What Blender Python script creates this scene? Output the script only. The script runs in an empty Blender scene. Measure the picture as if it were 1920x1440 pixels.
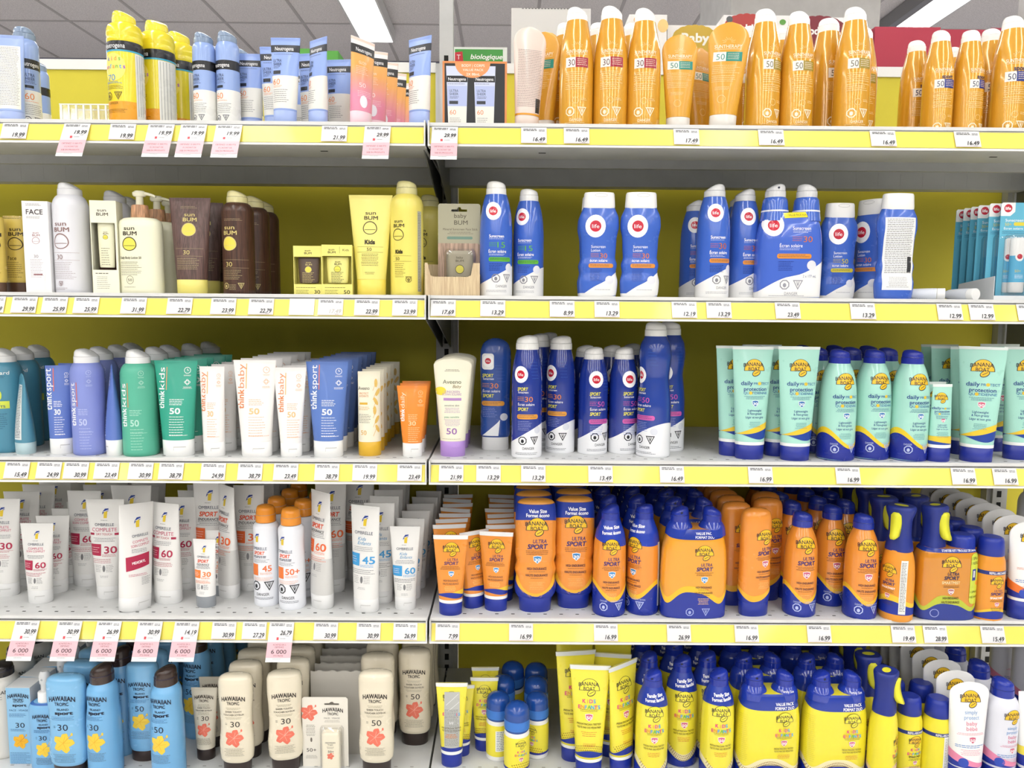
import bpy, bmesh, math, random
from mathutils import Vector, Matrix
from mathutils.geometry import tessellate_polygon
random.seed(7)
PI = math.pi
sc = bpy.context.scene
C = sc.collection

# ---------------------------------------------------------------- camera
F = 1450.0
TH = math.atan(149/1450); PSI = 8/1450; RHO = .0077
CZ = 1.35
fw = Vector((math.sin(PSI)*math.cos(TH), math.cos(PSI)*math.cos(TH), -math.sin(TH)))
rt = Vector((math.cos(PSI), -math.sin(PSI), 0)); up = rt.cross(fw)
rt2 = rt*math.cos(RHO)+up*math.sin(RHO); up2 = up*math.cos(RHO)-rt*math.sin(RHO)
cam = bpy.data.objects.new('camera', bpy.data.cameras.new('camera')); C.objects.link(cam)
cam.data.sensor_width = 36; cam.data.lens = F/1920*36
cam.data.clip_start = .02; cam.data.clip_end = 100
cam.matrix_world = Matrix(((rt2.x, up2.x, -fw.x, 0), (rt2.y, up2.y, -fw.y, 0), (rt2.z, up2.z, -fw.z, CZ), (0, 0, 0, 1)))
sc.camera = cam
O = Vector((0, 0, CZ))
def ray(px, py): return fw+rt2*((px-960)/F)-up2*((py-720)/F)
def hitY(px, py, Y):
    d = ray(px, py); return O+d*(Y/d.y)
def hitZ(px, py, Z):
    d = ray(px, py); return O+d*((Z-CZ)/d.z)

# ---------------------------------------------------------------- world, lights, exposure
sc.view_settings.view_transform = 'Standard'; sc.view_settings.look = 'None'
sc.view_settings.gamma = 1; sc.view_settings.use_curve_mapping = False
sc.view_settings.exposure = EXPOSURE = 0.0
w = bpy.data.worlds.new('store_air'); sc.world = w; w.use_nodes = True
w.node_tree.nodes['Background'].inputs[0].default_value = (.98, .99, 1, 1)
w.node_tree.nodes['Background'].inputs[1].default_value = .3
CEIL = CZ+2.18
LAMPS = [(-1.06, -13, 6.45), (3.0, -13, 9.0), (-3.0, -13, 3.4), (.95, -13, 1.0), (-5.1, -13, 6.4), (5.1, -13, 6.4)]   # x, y from, y to per fixture row; last two added to brighten ceiling
LAMP_W = .27
for lx, y0, y1 in LAMPS:
    ld = bpy.data.lights.new('lamp_light', 'AREA'); ld.shape = 'RECTANGLE'
    ld.size = LAMP_W*.7; ld.size_y = y1-y0-.1; ld.energy = 4.8*(y1-y0); ld.color = (1, 1, .975)
    lo = bpy.data.objects.new('lamp_light', ld); C.objects.link(lo); lo.location = (lx, (y0+y1)/2, CEIL-.095)

# ---------------------------------------------------------------- materials
def lin(c): return c/12.92 if c <= .04045 else ((c+.055)/1.055)**2.4
def rgb(h):
    c = [lin(int(h[i:i+2], 16)/255) for i in (0, 2, 4)]; l = .25*c[0]+.6*c[1]+.15*c[2]
    return tuple(.985*x+.015*l for x in c)+(1,)
MC = {}
def M(h, rough=.38, metal=0., spec=.5, coat=0., emit=0., kind=''):
    k = (h, rough, metal, spec, coat, emit, kind)
    if k in MC: return MC[k]
    m = bpy.data.materials.new('mat_'+h+kind); m.use_nodes = True
    nt = m.node_tree; b = nt.nodes['Principled BSDF']
    b.inputs['Base Color'].default_value = rgb(h); b.inputs['Roughness'].default_value = rough
    b.inputs['Metallic'].default_value = metal; b.inputs['Specular IOR Level'].default_value = spec
    b.inputs['Coat Weight'].default_value = coat*.7; b.inputs['Coat Roughness'].default_value = .06
    if emit:
        b.inputs['Emission Color'].default_value = rgb(h); b.inputs['Emission Strength'].default_value = emit
    def N(t, **kw):
        n = nt.nodes.new(t)
        for a, v in kw.items(): n.inputs[a].default_value = v
        return n
    L = nt.links.new
    if kind in ('wood', 'kraft'):
        tc = N('ShaderNodeTexCoord'); mp = N('ShaderNodeMapping')
        mp.inputs['Scale'].default_value = (1, 1, .045)
        L(tc.outputs['Object'], mp.inputs[0])
        nz = N('ShaderNodeTexNoise', Scale=420., Detail=3., Distortion=1.2); L(mp.outputs[0], nz.inputs['Vector'])
        cr = N('ShaderNodeValToRGB'); c = rgb(h)
        k2 = 1.45 if kind == 'wood' else 1.03
        cr.color_ramp.elements[0].position = .38; cr.color_ramp.elements[1].position = .62
        cr.color_ramp.elements[0].color = (c[0]*(.72 if kind == 'wood' else .8), c[1]*.72, c[2]*.7, 1)
        cr.color_ramp.elements[1].color = (c[0]*k2, c[1]*k2, c[2]*k2, 1)
        L(nz.outputs[0], cr.inputs[0]); L(cr.outputs[0], b.inputs['Base Color'])
    elif kind in ('metal', 'ceil', 'panel', 'floor'):
        tc = N('ShaderNodeTexCoord')
        nz = N('ShaderNodeTexNoise', Scale={'metal': 18., 'ceil': 160., 'panel': 5., 'floor': 3.}[kind], Detail=4.); L(tc.outputs['Object'], nz.inputs['Vector'])
        cr = N('ShaderNodeValToRGB'); c = rgb(h); v = {'metal': .05, 'ceil': .16, 'panel': .04, 'floor': .08}[kind]
        cr.color_ramp.elements[0].position = .35; cr.color_ramp.elements[1].position = .65
        cr.color_ramp.elements[0].color = tuple(x*(1-v) for x in c[:3])+(1,); cr.color_ramp.elements[1].color = tuple(min(1, x*(1+v)) for x in c[:3])+(1,)
        L(nz.outputs[0], cr.inputs[0]); L(cr.outputs[0], b.inputs['Base Color'])
    elif kind == 'grad':      # printed fade, orange at the top to pink at the foot
        tc = N('ShaderNodeTexCoord'); sp = N('ShaderNodeSeparateXYZ'); L(tc.outputs['Generated'], sp.inputs[0])
        cr = N('ShaderNodeValToRGB'); cr.color_ramp.elements[0].position = .22; cr.color_ramp.elements[1].position = .62
        cr.color_ramp.elements[0].color = rgb('e58aa6'); cr.color_ramp.elements[1].color = rgb('eda850')
        L(sp.outputs[2], cr.inputs[0]); L(cr.outputs[0], b.inputs['Base Color'])
    elif kind == 'clear':
        tr = N('ShaderNodeBsdfTransparent'); gl = N('ShaderNodeBsdfGlossy', Roughness=.08); mx = N('ShaderNodeMixShader')
        fr = N('ShaderNodeLayerWeight', Blend=.25)
        ma = nt.nodes.new('ShaderNodeMath'); ma.operation = 'MULTIPLY_ADD'; ma.inputs[1].default_value = .7; ma.inputs[2].default_value = .06
        L(fr.outputs['Facing'], ma.inputs[0]); L(ma.outputs[0], mx.inputs[0]); L(tr.outputs[0], mx.inputs[1]); L(gl.outputs[0], mx.inputs[2])
        L(mx.outputs[0], nt.nodes['Material Output'].inputs[0])
    else:
        # faint handling wear in the gloss
        tc = N('ShaderNodeTexCoord'); nz = N('ShaderNodeTexNoise', Scale=60., Detail=2.); L(tc.outputs['Object'], nz.inputs['Vector'])
        mr = N('ShaderNodeMapRange'); mr.inputs['To Min'].default_value = max(0, rough-.04); mr.inputs['To Max'].default_value = rough+.06
        L(nz.outputs[0], mr.inputs['Value']); L(mr.outputs[0], b.inputs['Roughness'])
    MC[k] = m; return m

# ---------------------------------------------------------------- mesh building
class MB:
    def __init__(s): s.v = []; s.f = []; s.m = []; s.sm = []; s.mi = []
    def add(s, vs, fs, mat, smooth=True):
        o = len(s.v); s.v.extend(vs)
        if mat not in s.m: s.m.append(mat)
        k = s.m.index(mat)
        for f in fs: s.f.append([i+o for i in f]); s.mi.append(k); s.sm.append(smooth)
    def box(s, x0, x1, y0, y1, z0, z1, mat):
        v = [(x, y, z) for z in (z0, z1) for y in (y0, y1) for x in (x0, x1)]
        s.add(v, [(0, 2, 3, 1), (4, 5, 7, 6), (0, 1, 5, 4), (2, 6, 7, 3), (0, 4, 6, 2), (1, 3, 7, 5)], mat, False)
    def mesh(s, name, scale=1.):
        me = bpy.data.meshes.new(name)
        me.from_pydata([(x*scale, y*scale, z*scale) for x, y, z in s.v], [], s.f)
        for m in s.m: me.materials.append(m)
        me.polygons.foreach_set('material_index', s.mi); me.polygons.foreach_set('use_smooth', s.sm)
        me.update(); return me
def obj(name, me, parent=None):
    o = bpy.data.objects.new(name, me); C.objects.link(o)
    if parent: o.parent = parent
    return o
def tag(o, label=None, cat=None, group=None, kind=None):
    if label: o['label'] = label
    if cat: o['category'] = cat
    if group: o['group'] = group
    if kind: o['kind'] = kind
    return o
def empty(name, loc, rz=0):
    o = bpy.data.objects.new(name, None); C.objects.link(o); o.location = loc; o.rotation_euler = (0, 0, rz)
    o.empty_display_size = .02
    return o

def pchip(X, Y):
    n = len(X); h = [X[i+1]-X[i] for i in range(n-1)]; d = [(Y[i+1]-Y[i])/h[i] for i in range(n-1)]
    m = [d[0]]+[0 if d[i-1]*d[i] <= 0 else 2*d[i-1]*d[i]/(d[i-1]+d[i]) for i in range(1, n-1)]+[d[-1]]
    def f(x):
        if x <= X[0]: return Y[0]
        if x >= X[-1]: return Y[-1]
        i = 0
        while x > X[i+1]: i += 1
        t = (x-X[i])/h[i]
        return (Y[i]*(2*t**3-3*t*t+1)+m[i]*h[i]*(t**3-2*t*t+t)+Y[i+1]*(3*t*t-2*t**3)+m[i+1]*h[i]*(t**3-t*t))
    return f
class Prof:
    """upright form: stations (height, half width, half depth), superellipse exponent ex"""
    def __init__(s, st, ex=2., hard=False, shift=None):
        s.st = st; s.ex = ex; X = [p[0] for p in st]
        if hard:
            def lf(Y):
                def f(x):
                    if x <= X[0]: return Y[0]
                    for i in range(len(X)-1):
                        if x <= X[i+1]: return Y[i]+(Y[i+1]-Y[i])*(x-X[i])/(X[i+1]-X[i])
                    return Y[-1]
                return f
            s.a = lf([p[1] for p in st]); s.b = lf([p[2] for p in st])
        else: s.a = pchip(X, [p[1] for p in st]); s.b = pchip(X, [p[2] for p in st])
        s.shift = shift; s.seg = 48; s.y0 = X[0]; s.y1 = X[-1]; s.hard = hard; s.tilt = None
    def pos(s, t, y, off=0.):
        a = s.a(y); b = s.b(y); st = math.sin(t); ct = math.cos(t); e = 2/s.ex
        nx = st/max(a, .3); ny = -ct/max(b, .3); l = math.hypot(nx, ny)
        x = a*math.copysign(abs(st)**e, st)+nx/l*off; yy = -b*math.copysign(abs(ct)**e, ct)+ny/l*off
        z = y
        if s.shift: x += s.shift(y)
        if s.tilt: z = s.tilt(x, yy, y)
        return (x, yy, z)
    def ang(s, u, y):
        a = s.a(y); b = s.b(y); q = max(-1., min(1., u/max(a, .01)))
        a1 = math.asin(math.copysign(abs(q)**(s.ex/2), q))
        if s.ex > 2.05: return a1
        w_ = min(1, max(0, (b/max(a, .01)-.45)/.4))
        return w_*max(-PI, min(PI, u/max(a, .01)))+(1-w_)*a1
    def map(s, u, y, off, back=False):
        t = s.ang(u, y)
        return s.pos(t+(PI if back else 0), y, off)
    def levels(s, n=16):
        L = {p[0] for p in s.st}
        if not s.hard:
            for i in range(n+1): L.add(s.y0+(s.y1-s.y0)*i/n)
        L = sorted(L); r = [L[0]]
        for q in L[1:]:
            if q-r[-1] > (s.y1-s.y0)*.004 or q == L[-1]: r.append(q)
        return r
    def loft(s, mb, mat, seg=36, n=16, caps=True):
        s.seg = seg
        lv = s.levels(n); vs = []; fs = []
        for y in lv:
            for k in range(seg): vs.append(s.pos(2*PI*k/seg, y))
        for i in range(len(lv)-1):
            for k in range(seg):
                k2 = (k+1) % seg; fs.append((i*seg+k, i*seg+k2, (i+1)*seg+k2, (i+1)*seg+k))
        mb.add(vs, fs, mat)
        if caps:
            mb.add(vs[:seg], [tuple(reversed(range(seg)))], mat, False)
            mb.add(vs[-seg:], [tuple(range(seg))], mat, False)
class Flat:
    def __init__(s, y=0., lean=0.): s.y = y; s.lean = lean
    def map(s, u, y, off, back=False): return (u, s.y-off+s.lean*y, y)

# ---------------------------------------------------------------- lettering
TX = {}
def txt2d(t, bold):
    k = (t, bold)
    if k in TX: return TX[k]
    cu = bpy.data.curves.new('lettering', 'FONT'); cu.body = t; cu.resolution_u = 3; cu.fill_mode = 'FRONT'
    o = bpy.data.objects.new('lettering', cu); me = o.to_mesh()
    vs = [(v.co.x, v.co.y) for v in me.vertices]; fs = [tuple(p.vertices) for p in me.polygons]
    o.to_mesh_clear(); bpy.data.objects.remove(o); bpy.data.curves.remove(cu)
    CAPH = .73
    if vs:
        x0 = min(v[0] for v in vs); x1 = max(v[0] for v in vs)
        vs = [((x-(x0+x1)/2)/CAPH, y/CAPH) for x, y in vs]; W = (x1-x0)/CAPH
        if bold:   # heavier strokes: the outline laid down four times, slightly apart
            n = len(vs); q = bold*.9/CAPH; vs = [(x+i*q, y+j*q) for i, j in ((-1, -1), (1, -1), (-1, 1), (1, 1)) for x, y in vs]
            fs = [tuple(i+k*n for i in f) for k in range(4) for f in fs]; W += 2*q
    else: W = 1
    TX[k] = (vs, fs, W); return TX[k]
def blob(n=24, f=None):
    return [((f(2*PI*i/n) if f else 1)*math.cos(2*PI*i/n), (f(2*PI*i/n) if f else 1)*math.sin(2*PI*i/n)) for i in range(n)]
class Lab:
    """printing on a surface; x from the centre, y down from the top of the item, all in the item's own units"""
    def __init__(s, mb, surf, h, back=False): s.mb = mb; s.s = surf; s.h = h; s.back = back; s.k = .22; s.gl = .38
    def nxt(s, base): s.k += .011; return s.k+base
    def put(s, v2, fs, col, off, smooth=False):
        sg = -1 if s.back else 1
        vs = [s.s.map(x, s.h-y, off, s.back) if not s.back else s.s.map(x, s.h-y, off, True) for x, y in v2]
        mat = col if not isinstance(col, str) else M(col, s.gl)
        s.mb.add(vs, fs, mat, smooth)
    def text(s, t, x, y, h, col, w=None, rot=0, it=0, bold=.0, al='c', arc=0):
        vs, fs, W = txt2d(t, bold); k = h; kx = h if w is None else w/W
        c, sn = math.cos(rot), math.sin(rot); off = s.nxt(.24); out = []
        dx = 0 if al == 'c' else (W*kx/2 if al == 'l' else -W*kx/2)
        for a, b in vs:
            b -= .5; X = a*kx+it*b*k+dx; Y = b*k
            if arc: Y -= arc*(a*kx)**2
            out.append((x+c*X-sn*Y, y-(sn*X+c*Y)))
        if bold and out:
            n = len(out)//4; m = len(fs)//4
            for k_ in range(4): s.put(out[k_*n:(k_+1)*n], fs[:m], col, off+.012*k_)
        else: s.put(out, fs, col, off)
    def lines(s, x0, x1, y0, n, col, pitch=2.6, th=.75, al='l', jag=.25, seed=None):
        r = random.Random(int(x0*7+y0*13+n*5)); off = s.nxt(.24); vs = []; fs = []
        for i in range(n):
            e = (x1-x0)*(1-jag*r.random()); a = x0 if al == 'l' else (x0+x1-e)/2; end = a+e; yy = y0+i*pitch
            while a < end-.8:
                b = min(end, a+r.uniform(1.5, 5)*th*1.3); o = len(vs)
                nn = max(1, int((b-a)/4)+1)
                for j in range(nn+1):
                    q = a+(b-a)*j/nn; vs += [(q, yy), (q, yy+th)]
                for j in range(nn): fs.append((o+2*j+1, o+2*j+3, o+2*j+2, o+2*j))
                a = b+.8*th
        s.put(vs, fs, col, off)
    def poly(s, pts, col, step=2.5, base=.15, hole=None):
        loops = [[Vector((a, b, 0)) for a, b in pts]]
        if hole: loops.append([Vector((a, b, 0)) for a, b in hole])
        tris = tessellate_polygon(loops); allp = [p for l in loops for p in l]
        bm = bmesh.new(); bv = [bm.verts.new(p) for p in allp]
        for t in tris:
            try: bm.faces.new([bv[i] for i in t])
            except ValueError: pass
        xs = [p.x for p in allp]; ys = [p.y for p in allp]
        if not isinstance(s.s, Flat):
            for lo, hi, no, co in ((min(xs), max(xs), (1, 0, 0), 0), (min(ys), max(ys), (0, 1, 0), 1)):
                st_ = step if co == 0 else step*2; q = math.ceil(lo/st_+1e-6)*st_
                while q < hi:
                    bmesh.ops.bisect_plane(bm, geom=bm.verts[:]+bm.edges[:]+bm.faces[:], dist=1e-5, plane_co=(q, 0, 0) if co == 0 else (0, q, 0), plane_no=no)
                    q += st_
        bm.normal_update(); bm.verts.index_update()
        vs = [(v.co.x, v.co.y) for v in bm.verts]; fs = []
        for f in bm.faces:
            ids = [v.index for v in f.verts]; fs.append(ids if f.normal.z < 0 else ids[::-1])
        bm.free(); s.put(vs, fs, col, s.nxt(base), smooth=not isinstance(s.s, Flat))
    def rect(s, x0, y0, x1, y1, col, r=0):
        if r:
            p = []
            for cx, cy, a0 in ((x1-r, y0+r, -90), (x1-r, y1-r, 0), (x0+r, y1-r, 90), (x0+r, y0+r, 180)):
                for i in range(5): a = math.radians(a0+22.5*i); p.append((cx+r*math.cos(a), cy+r*math.sin(a)))
        else: p = [(x0, y0), (x1, y0), (x1, y1), (x0, y1)]
        s.poly(p, col)
    def ell(s, x, y, rx, ry, col, f=None, rot=0, n=24):
        c, sn = math.cos(rot), math.sin(rot)
        s.poly([(x+a*rx*c-b*ry*sn, y+a*rx*sn+b*ry*c) for a, b in blob(n, f)], col)
    def ring(s, x, y, rx, ry, th, col, n=24):
        s.poly([(x+a*rx, y+b*ry) for a, b in blob(n)], col, hole=[(x+a*(rx-th), y+b*(ry-th)) for a, b in blob(n)], base=.18)
    def line(s, x0, y0, x1, y1, th, col):
        dx, dy = x1-x0, y1-y0; l = math.hypot(dx, dy) or 1; nx, ny = -dy/l*th/2, dx/l*th/2
        s.poly([(x0+nx, y0+ny), (x1+nx, y1+ny), (x1-nx, y1-ny), (x0-nx, y0-ny)], col, base=.2)
    def band(s, f0, f1, col, t0=-PI, t1=PI, n=0, m=5):
        """wrap-round printed band between y=f0(t) and y=f1(t)"""
        off = s.nxt(.06); vs = []; fs = []; n = s.s.seg
        q0 = f0(0) if callable(f0) else f0; q1 = f1(0) if callable(f1) else f1
        if m > 1: m = max(m, int(abs(q1-q0)/2.4))
        foot = s.h-q1 < s.s.y0+1.5 and m > 1
        for i in range(n+1):
            t = t0+(t1-t0)*i/n; a = f0(t) if callable(f0) else f0; b = f1(t) if callable(f1) else f1
            for j in range(m+1):
                y = a+(b-a)*j/m
                if foot: y = a+(b-2.1-a)*j/(m-1) if j < m else b
                vs.append(s.s.pos(t, max(s.s.y0, min(s.s.y1, s.h-y)), off))
        for i in range(n):
            for j in range(m): k = i*(m+1)+j; fs.append((k, k+1, k+m+2, k+m+1))
        s.mb.add(vs, fs, M(col, s.gl) if isinstance(col, str) else col, True)

# ---- marks shared by several products
NAVY = '1d2350'
def bb(L, x, y, s, fill='f2c21c'):
    dome = lambda r, e: [(x+r*math.cos(a)*1.12, y+.3*s+e-(r*1.3)*math.sin(a)) for a in [PI*i/14 for i in range(15)]]
    L.poly(dome(s*1.03, .05*s), '1b1d33'); L.poly(dome(s*.96, 0), fill)
    L.ell(x+.22*s, y+.6*s, .5*s, .34*s, '1b1d33', rot=-.5); L.ell(x+.22*s, y+.585*s, .43*s, .27*s, fill, rot=-.5)
    L.line(x-.02*s, y+.72*s, x+.5*s, y+.42*s, .06*s, '1b1d33')
    L.text('BANANA', x-.1*s, y-.42*s, .44*s, '1b1d33', w=2.2*s, bold=.01, arc=.1/s)
    L.text('BOAT', x-.02*s, y+.12*s, .42*s, '1b1d33', w=1.3*s, bold=.01)
def shield(L, x, y, s, col, t, tc='ffffff'):
    L.poly([(x-s, y-s*.8), (x, y-s), (x+s, y-s*.8), (x+s*.85, y+.3*s), (x, y+s), (x-s*.85, y+.3*s)], 'f4f4f4')
    s2 = s*.86; L.poly([(x-s2, y-s2*.8), (x, y-s2), (x+s2, y-s2*.8), (x+s2*.85, y+.3*s2), (x, y+s2), (x-s2*.85, y+.3*s2)], col)
    L.text(t, x, y+.02*s, .75*s, tc, w=1.3*s, bold=.02)
def hazard(L, x, y, r, col, gap=2.6, danger=None):
    o = [(x-gap*r/2+r*math.cos(PI/8+PI/4*i), y+r*math.sin(PI/8+PI/4*i)) for i in range(8)]
    q = [(x-gap*r/2+.78*r*math.cos(PI/8+PI/4*i), y+.78*r*math.sin(PI/8+PI/4*i)) for i in range(8)]
    L.poly(o, col, hole=q, base=.18); L.ell(x-gap*r/2, y+.1*r, .34*r, .42*r, col)
    X = x+gap*r/2; a = [(X-r, y-.9*r), (X+r, y-.9*r), (X, y+r)]; b = [(X-.72*r, y-.73*r), (X+.72*r, y-.73*r), (X, y+.62*r)]
    L.poly(a, col, hole=b, base=.18); L.line(X, y-.7*r, X, y+.3*r, .12*r, col); L.line(X-.35*r, y-.7*r, X-.05*r, y+.1*r, .1*r, col); L.line(X+.35*r, y-.7*r, X+.05*r, y+.1*r, .1*r, col)
    if danger: L.text(danger, x, y+1.7*r, .6*r, col, w=2.6*r)
KC = ['e0457c', '3ba2d8', 'e0457c', '6fbf4b']
def kids(L, x, y, w_):
    cs = ['e0457c', 'e9a23a', 'd94f9a', '4aa3da']; h = w_*.17
    for i, ch in enumerate('KiDS'): L.text(ch, x+(i-1.5)*w_*.155, y, h, cs[i], bold=.03)
    cs = ['e0457c', 'e9a23a', '4aa3da', '6fbf4b', '3ba2d8', 'e0457c', '4aa3da']
    for i, ch in enumerate('ENFANTS'): L.text(ch, x+(i-3)*w_*.145, y+h*1.55, h, cs[i], bold=.03)
def kids_l(L, x, y, w_):
    cs = ['4f6fc0', 'e0457c', 'e9a23a', '6fbf4b']
    for i, ch in enumerate('kids'): L.text(ch, x+(i-1.5)*w_*.16, y, w_*.17, cs[i], bold=.02)
    cs = ['e0457c', 'a060c0', '4aa3da', 'e9a23a', '6fbf4b', '3ba2d8', 'a060c0']
    for i, ch in enumerate('enfants'): L.text(ch, x+(i-3)*w_*.135, y+w_*.3, w_*.17, cs[i], bold=.02)
def life(L, x, y, s, halo='ffffff'):
    L.ell(x, y, s, s*1.12, halo); L.ell(x, y, s*.56, s*.56, 'c81e37'); L.text('life', x, y, s*.4, 'ffffff', w=s*.72)
def sunbum(L, x, y, s, col, fill=None, med=1):
    L.text('sun', x+.05*s, y-.3*s, .42*s, col, w=1.15*s, bold=.01); L.text('BUM', x+.1*s, y+.25*s, .42*s, col, w=1.5*s, bold=.02)
    if med:
        e = lambda r: (lambda t: r)
        pts = lambda k: [(x+k*.78*s*math.cos(a)*(1+.0*math.sin(a)), y+1.45*s+k*.74*s*math.sin(a)*(1.12 if math.sin(a) < 0 else .85)) for a in [2*PI*i/28 for i in range(28)]]
        if fill: L.poly(pts(1.), col); L.poly(pts(.88), fill)
        else: L.poly(pts(1.), col, hole=pts(.88))
        L.line(x-.6*s, y+1.55*s, x+.6*s, y+1.55*s, .05*s, col)
def ombre(L, x, y, s):
    L.poly([(x-.3*s, y-.35*s), (x+.35*s, y-.5*s), (x+.25*s, y+.75*s), (x-.3*s, y+.75*s)], 'e6c62c')
    L.poly([(x-.1*s, y-.95*s), (x+.55*s, y-1.*s), (x+.5*s, y-.5*s), (x-.1*s, y-.45*s), (x-.6*s, y+.1*s), (x-.5*s, y-.4*s)], '1c3f94')
    L.line(x-.4*s, y-.35*s, x+.5*s, y-.72*s, .1*s, 'f4f4f4')
def flower(L, x, y, s, c1, c2, cut=1.):
    for i in range(5):
        a = -PI/2+2*PI*i/5+.25
        f = lambda t: 1+.07*math.sin(5*t)
        L.ell(x+.52*s*math.cos(a), y+.52*s*math.sin(a), .52*s, .38*s, c1, rot=a, f=f)
    for i in range(5):
        a = -PI/2+2*PI*i/5+.25; L.line(x, y, x+.72*s*math.cos(a), y+.72*s*math.sin(a), .035*s, c2)
    L.line(x, y, x+.75*s, y-.8*s, .07*s, c2); L.ell(x+.82*s, y-.88*s, .09*s, .16*s, c1)
def hawaii(L, x, y, w_, col='16213a'):
    L.text('HAWAIIAN', x, y, w_*.2, col, w=w_, bold=.03, arc=.3/w_)
    L.text('TROPIC', x, y+w_*.235, w_*.14, col, w=w_*.54, bold=.02)
def think(L, x, y, ln, word, c1, c2, uc):
    a = ln*.43; L.text('think', x, y-a/2, ln*.15, c1, w=a, rot=PI/2, bold=.018)
    L.text(word, x, y-a-ln*.02-(ln*.55)/2, ln*.15, c2, w=ln*.53, rot=PI/2)
    L.rect(x+ln*.115, y-ln, x+ln*.135, y-a-ln*.02, uc)
def clockcross(L, x, y, s, col):
    L.ring(x, y, s, s, s*.14, col); L.line(x, y-.5*s, x, y, .15*s, col); L.line(x, y, x+.4*s, y, .15*s, col)
    L.lines(x-s*1.1, x+s*1.1, y+1.4*s, 2, col, th=.5, pitch=1.4, al='c')
    Y = y+3.6*s
    L.ring(x, Y, s*.9, s*.5, s*.14, col); L.ring(x, Y, s*.5, s*.9, s*.14, col); L.lines(x-s*1.4, x+s*1.4, Y+1.4*s, 3, col, th=.5, pitch=1.4, al='c')
# ---------------------------------------------------------------- product families (units: about one millimetre, scaled when placed)
KINDS = {}
class Kind:
    def __init__(s, name, objname, cat, h, b, fn): s.name = name; s.objname = objname; s.cat = cat; s.h = h; s.b = b; s.fn = fn; s.tree = None; s.s = None
def kind(name, objname, cat, h, b, fn): KINDS[name] = Kind(name, objname, cat, h, b, fn)
def capslant(cw, y0, hc, col, d=1, k=.3, rough=.25, nozzle=None, ribs=True):
    p = Prof([(y0, cw, cw), (y0+.42*hc, cw*.985, cw*.985), (y0+.46*hc, cw*.95, cw*.95), (y0+.7*hc, cw*.92, cw*.92), (y0+.88*hc, cw*.8, cw*.8), (y0+.97*hc, cw*.5, cw*.5), (y0+hc, cw*.18, cw*.18)])
    def tilt(x, yy, z):
        q = max(0, (z-y0-.46*hc)/(.54*hc)); xx = (x*d/cw+.35); return z-hc*k*q*max(0, xx)**1.5+hc*.05*q*max(0, -xx)
    p.tilt = tilt; mb = MB(); p.loft(mb, M(col, rough, coat=.3), seg=28, n=10)
    if nozzle:
        L = Lab(mb, p, y0+hc); L.ring(nozzle[0], .34*hc, 3.2, 3.2, .8, col); L.ell(nozzle[0], .34*hc, 2.2, 2.2, nozzle[1])
    if ribs:
        L = Lab(mb, p, y0+hc); L.band(hc*.55, hc*.565, '9a9a98' if col[0] in 'ef' else '10184a', m=1)
    return mb
def can(w, h, body, cap, pr=None, ys=.78, cw=None, hc=25, yc=None, rough=.22, metal=0., coat=.6, d=1, k=.3, waist=0., nozzle=None, st=None, capr=.25, neck=None, kindm=''):
    r = w/2; cw = (cw or w*.6)/2; yn = h-hc
    def fn():
        s_ = st or [(0, r*.93, r*.93), (2, r, r), (h*.25, r, r), (h*.5, r*(1-waist), r*(1-waist)), (h*ys, r, r), (h*ys+(yn-h*ys)*.45, r*.93, r*.93), (h*ys+(yn-h*ys)*.8, (r+cw)/2*.98, (r+cw)/2*.98), (yn, cw*1.02, cw*1.02)]
        p = Prof(s_); mb = MB(); p.loft(mb, M(body, rough, metal, coat=coat, kind=kindm), seg=48, n=20)
        if pr: L = Lab(mb, p, h); L.gl = rough+.05; pr(L)
        if neck: q = Prof([(yn-neck[0], cw*1.05, cw*1.05), (yn, cw*1.02, cw*1.02)], hard=True); q.loft(mb, M(neck[1], .3))
        return [('body', mb, None), ('cap', capslant(cw*1.04, yn, hc, cap, d, k, capr, nozzle), None)]
    return fn
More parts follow.
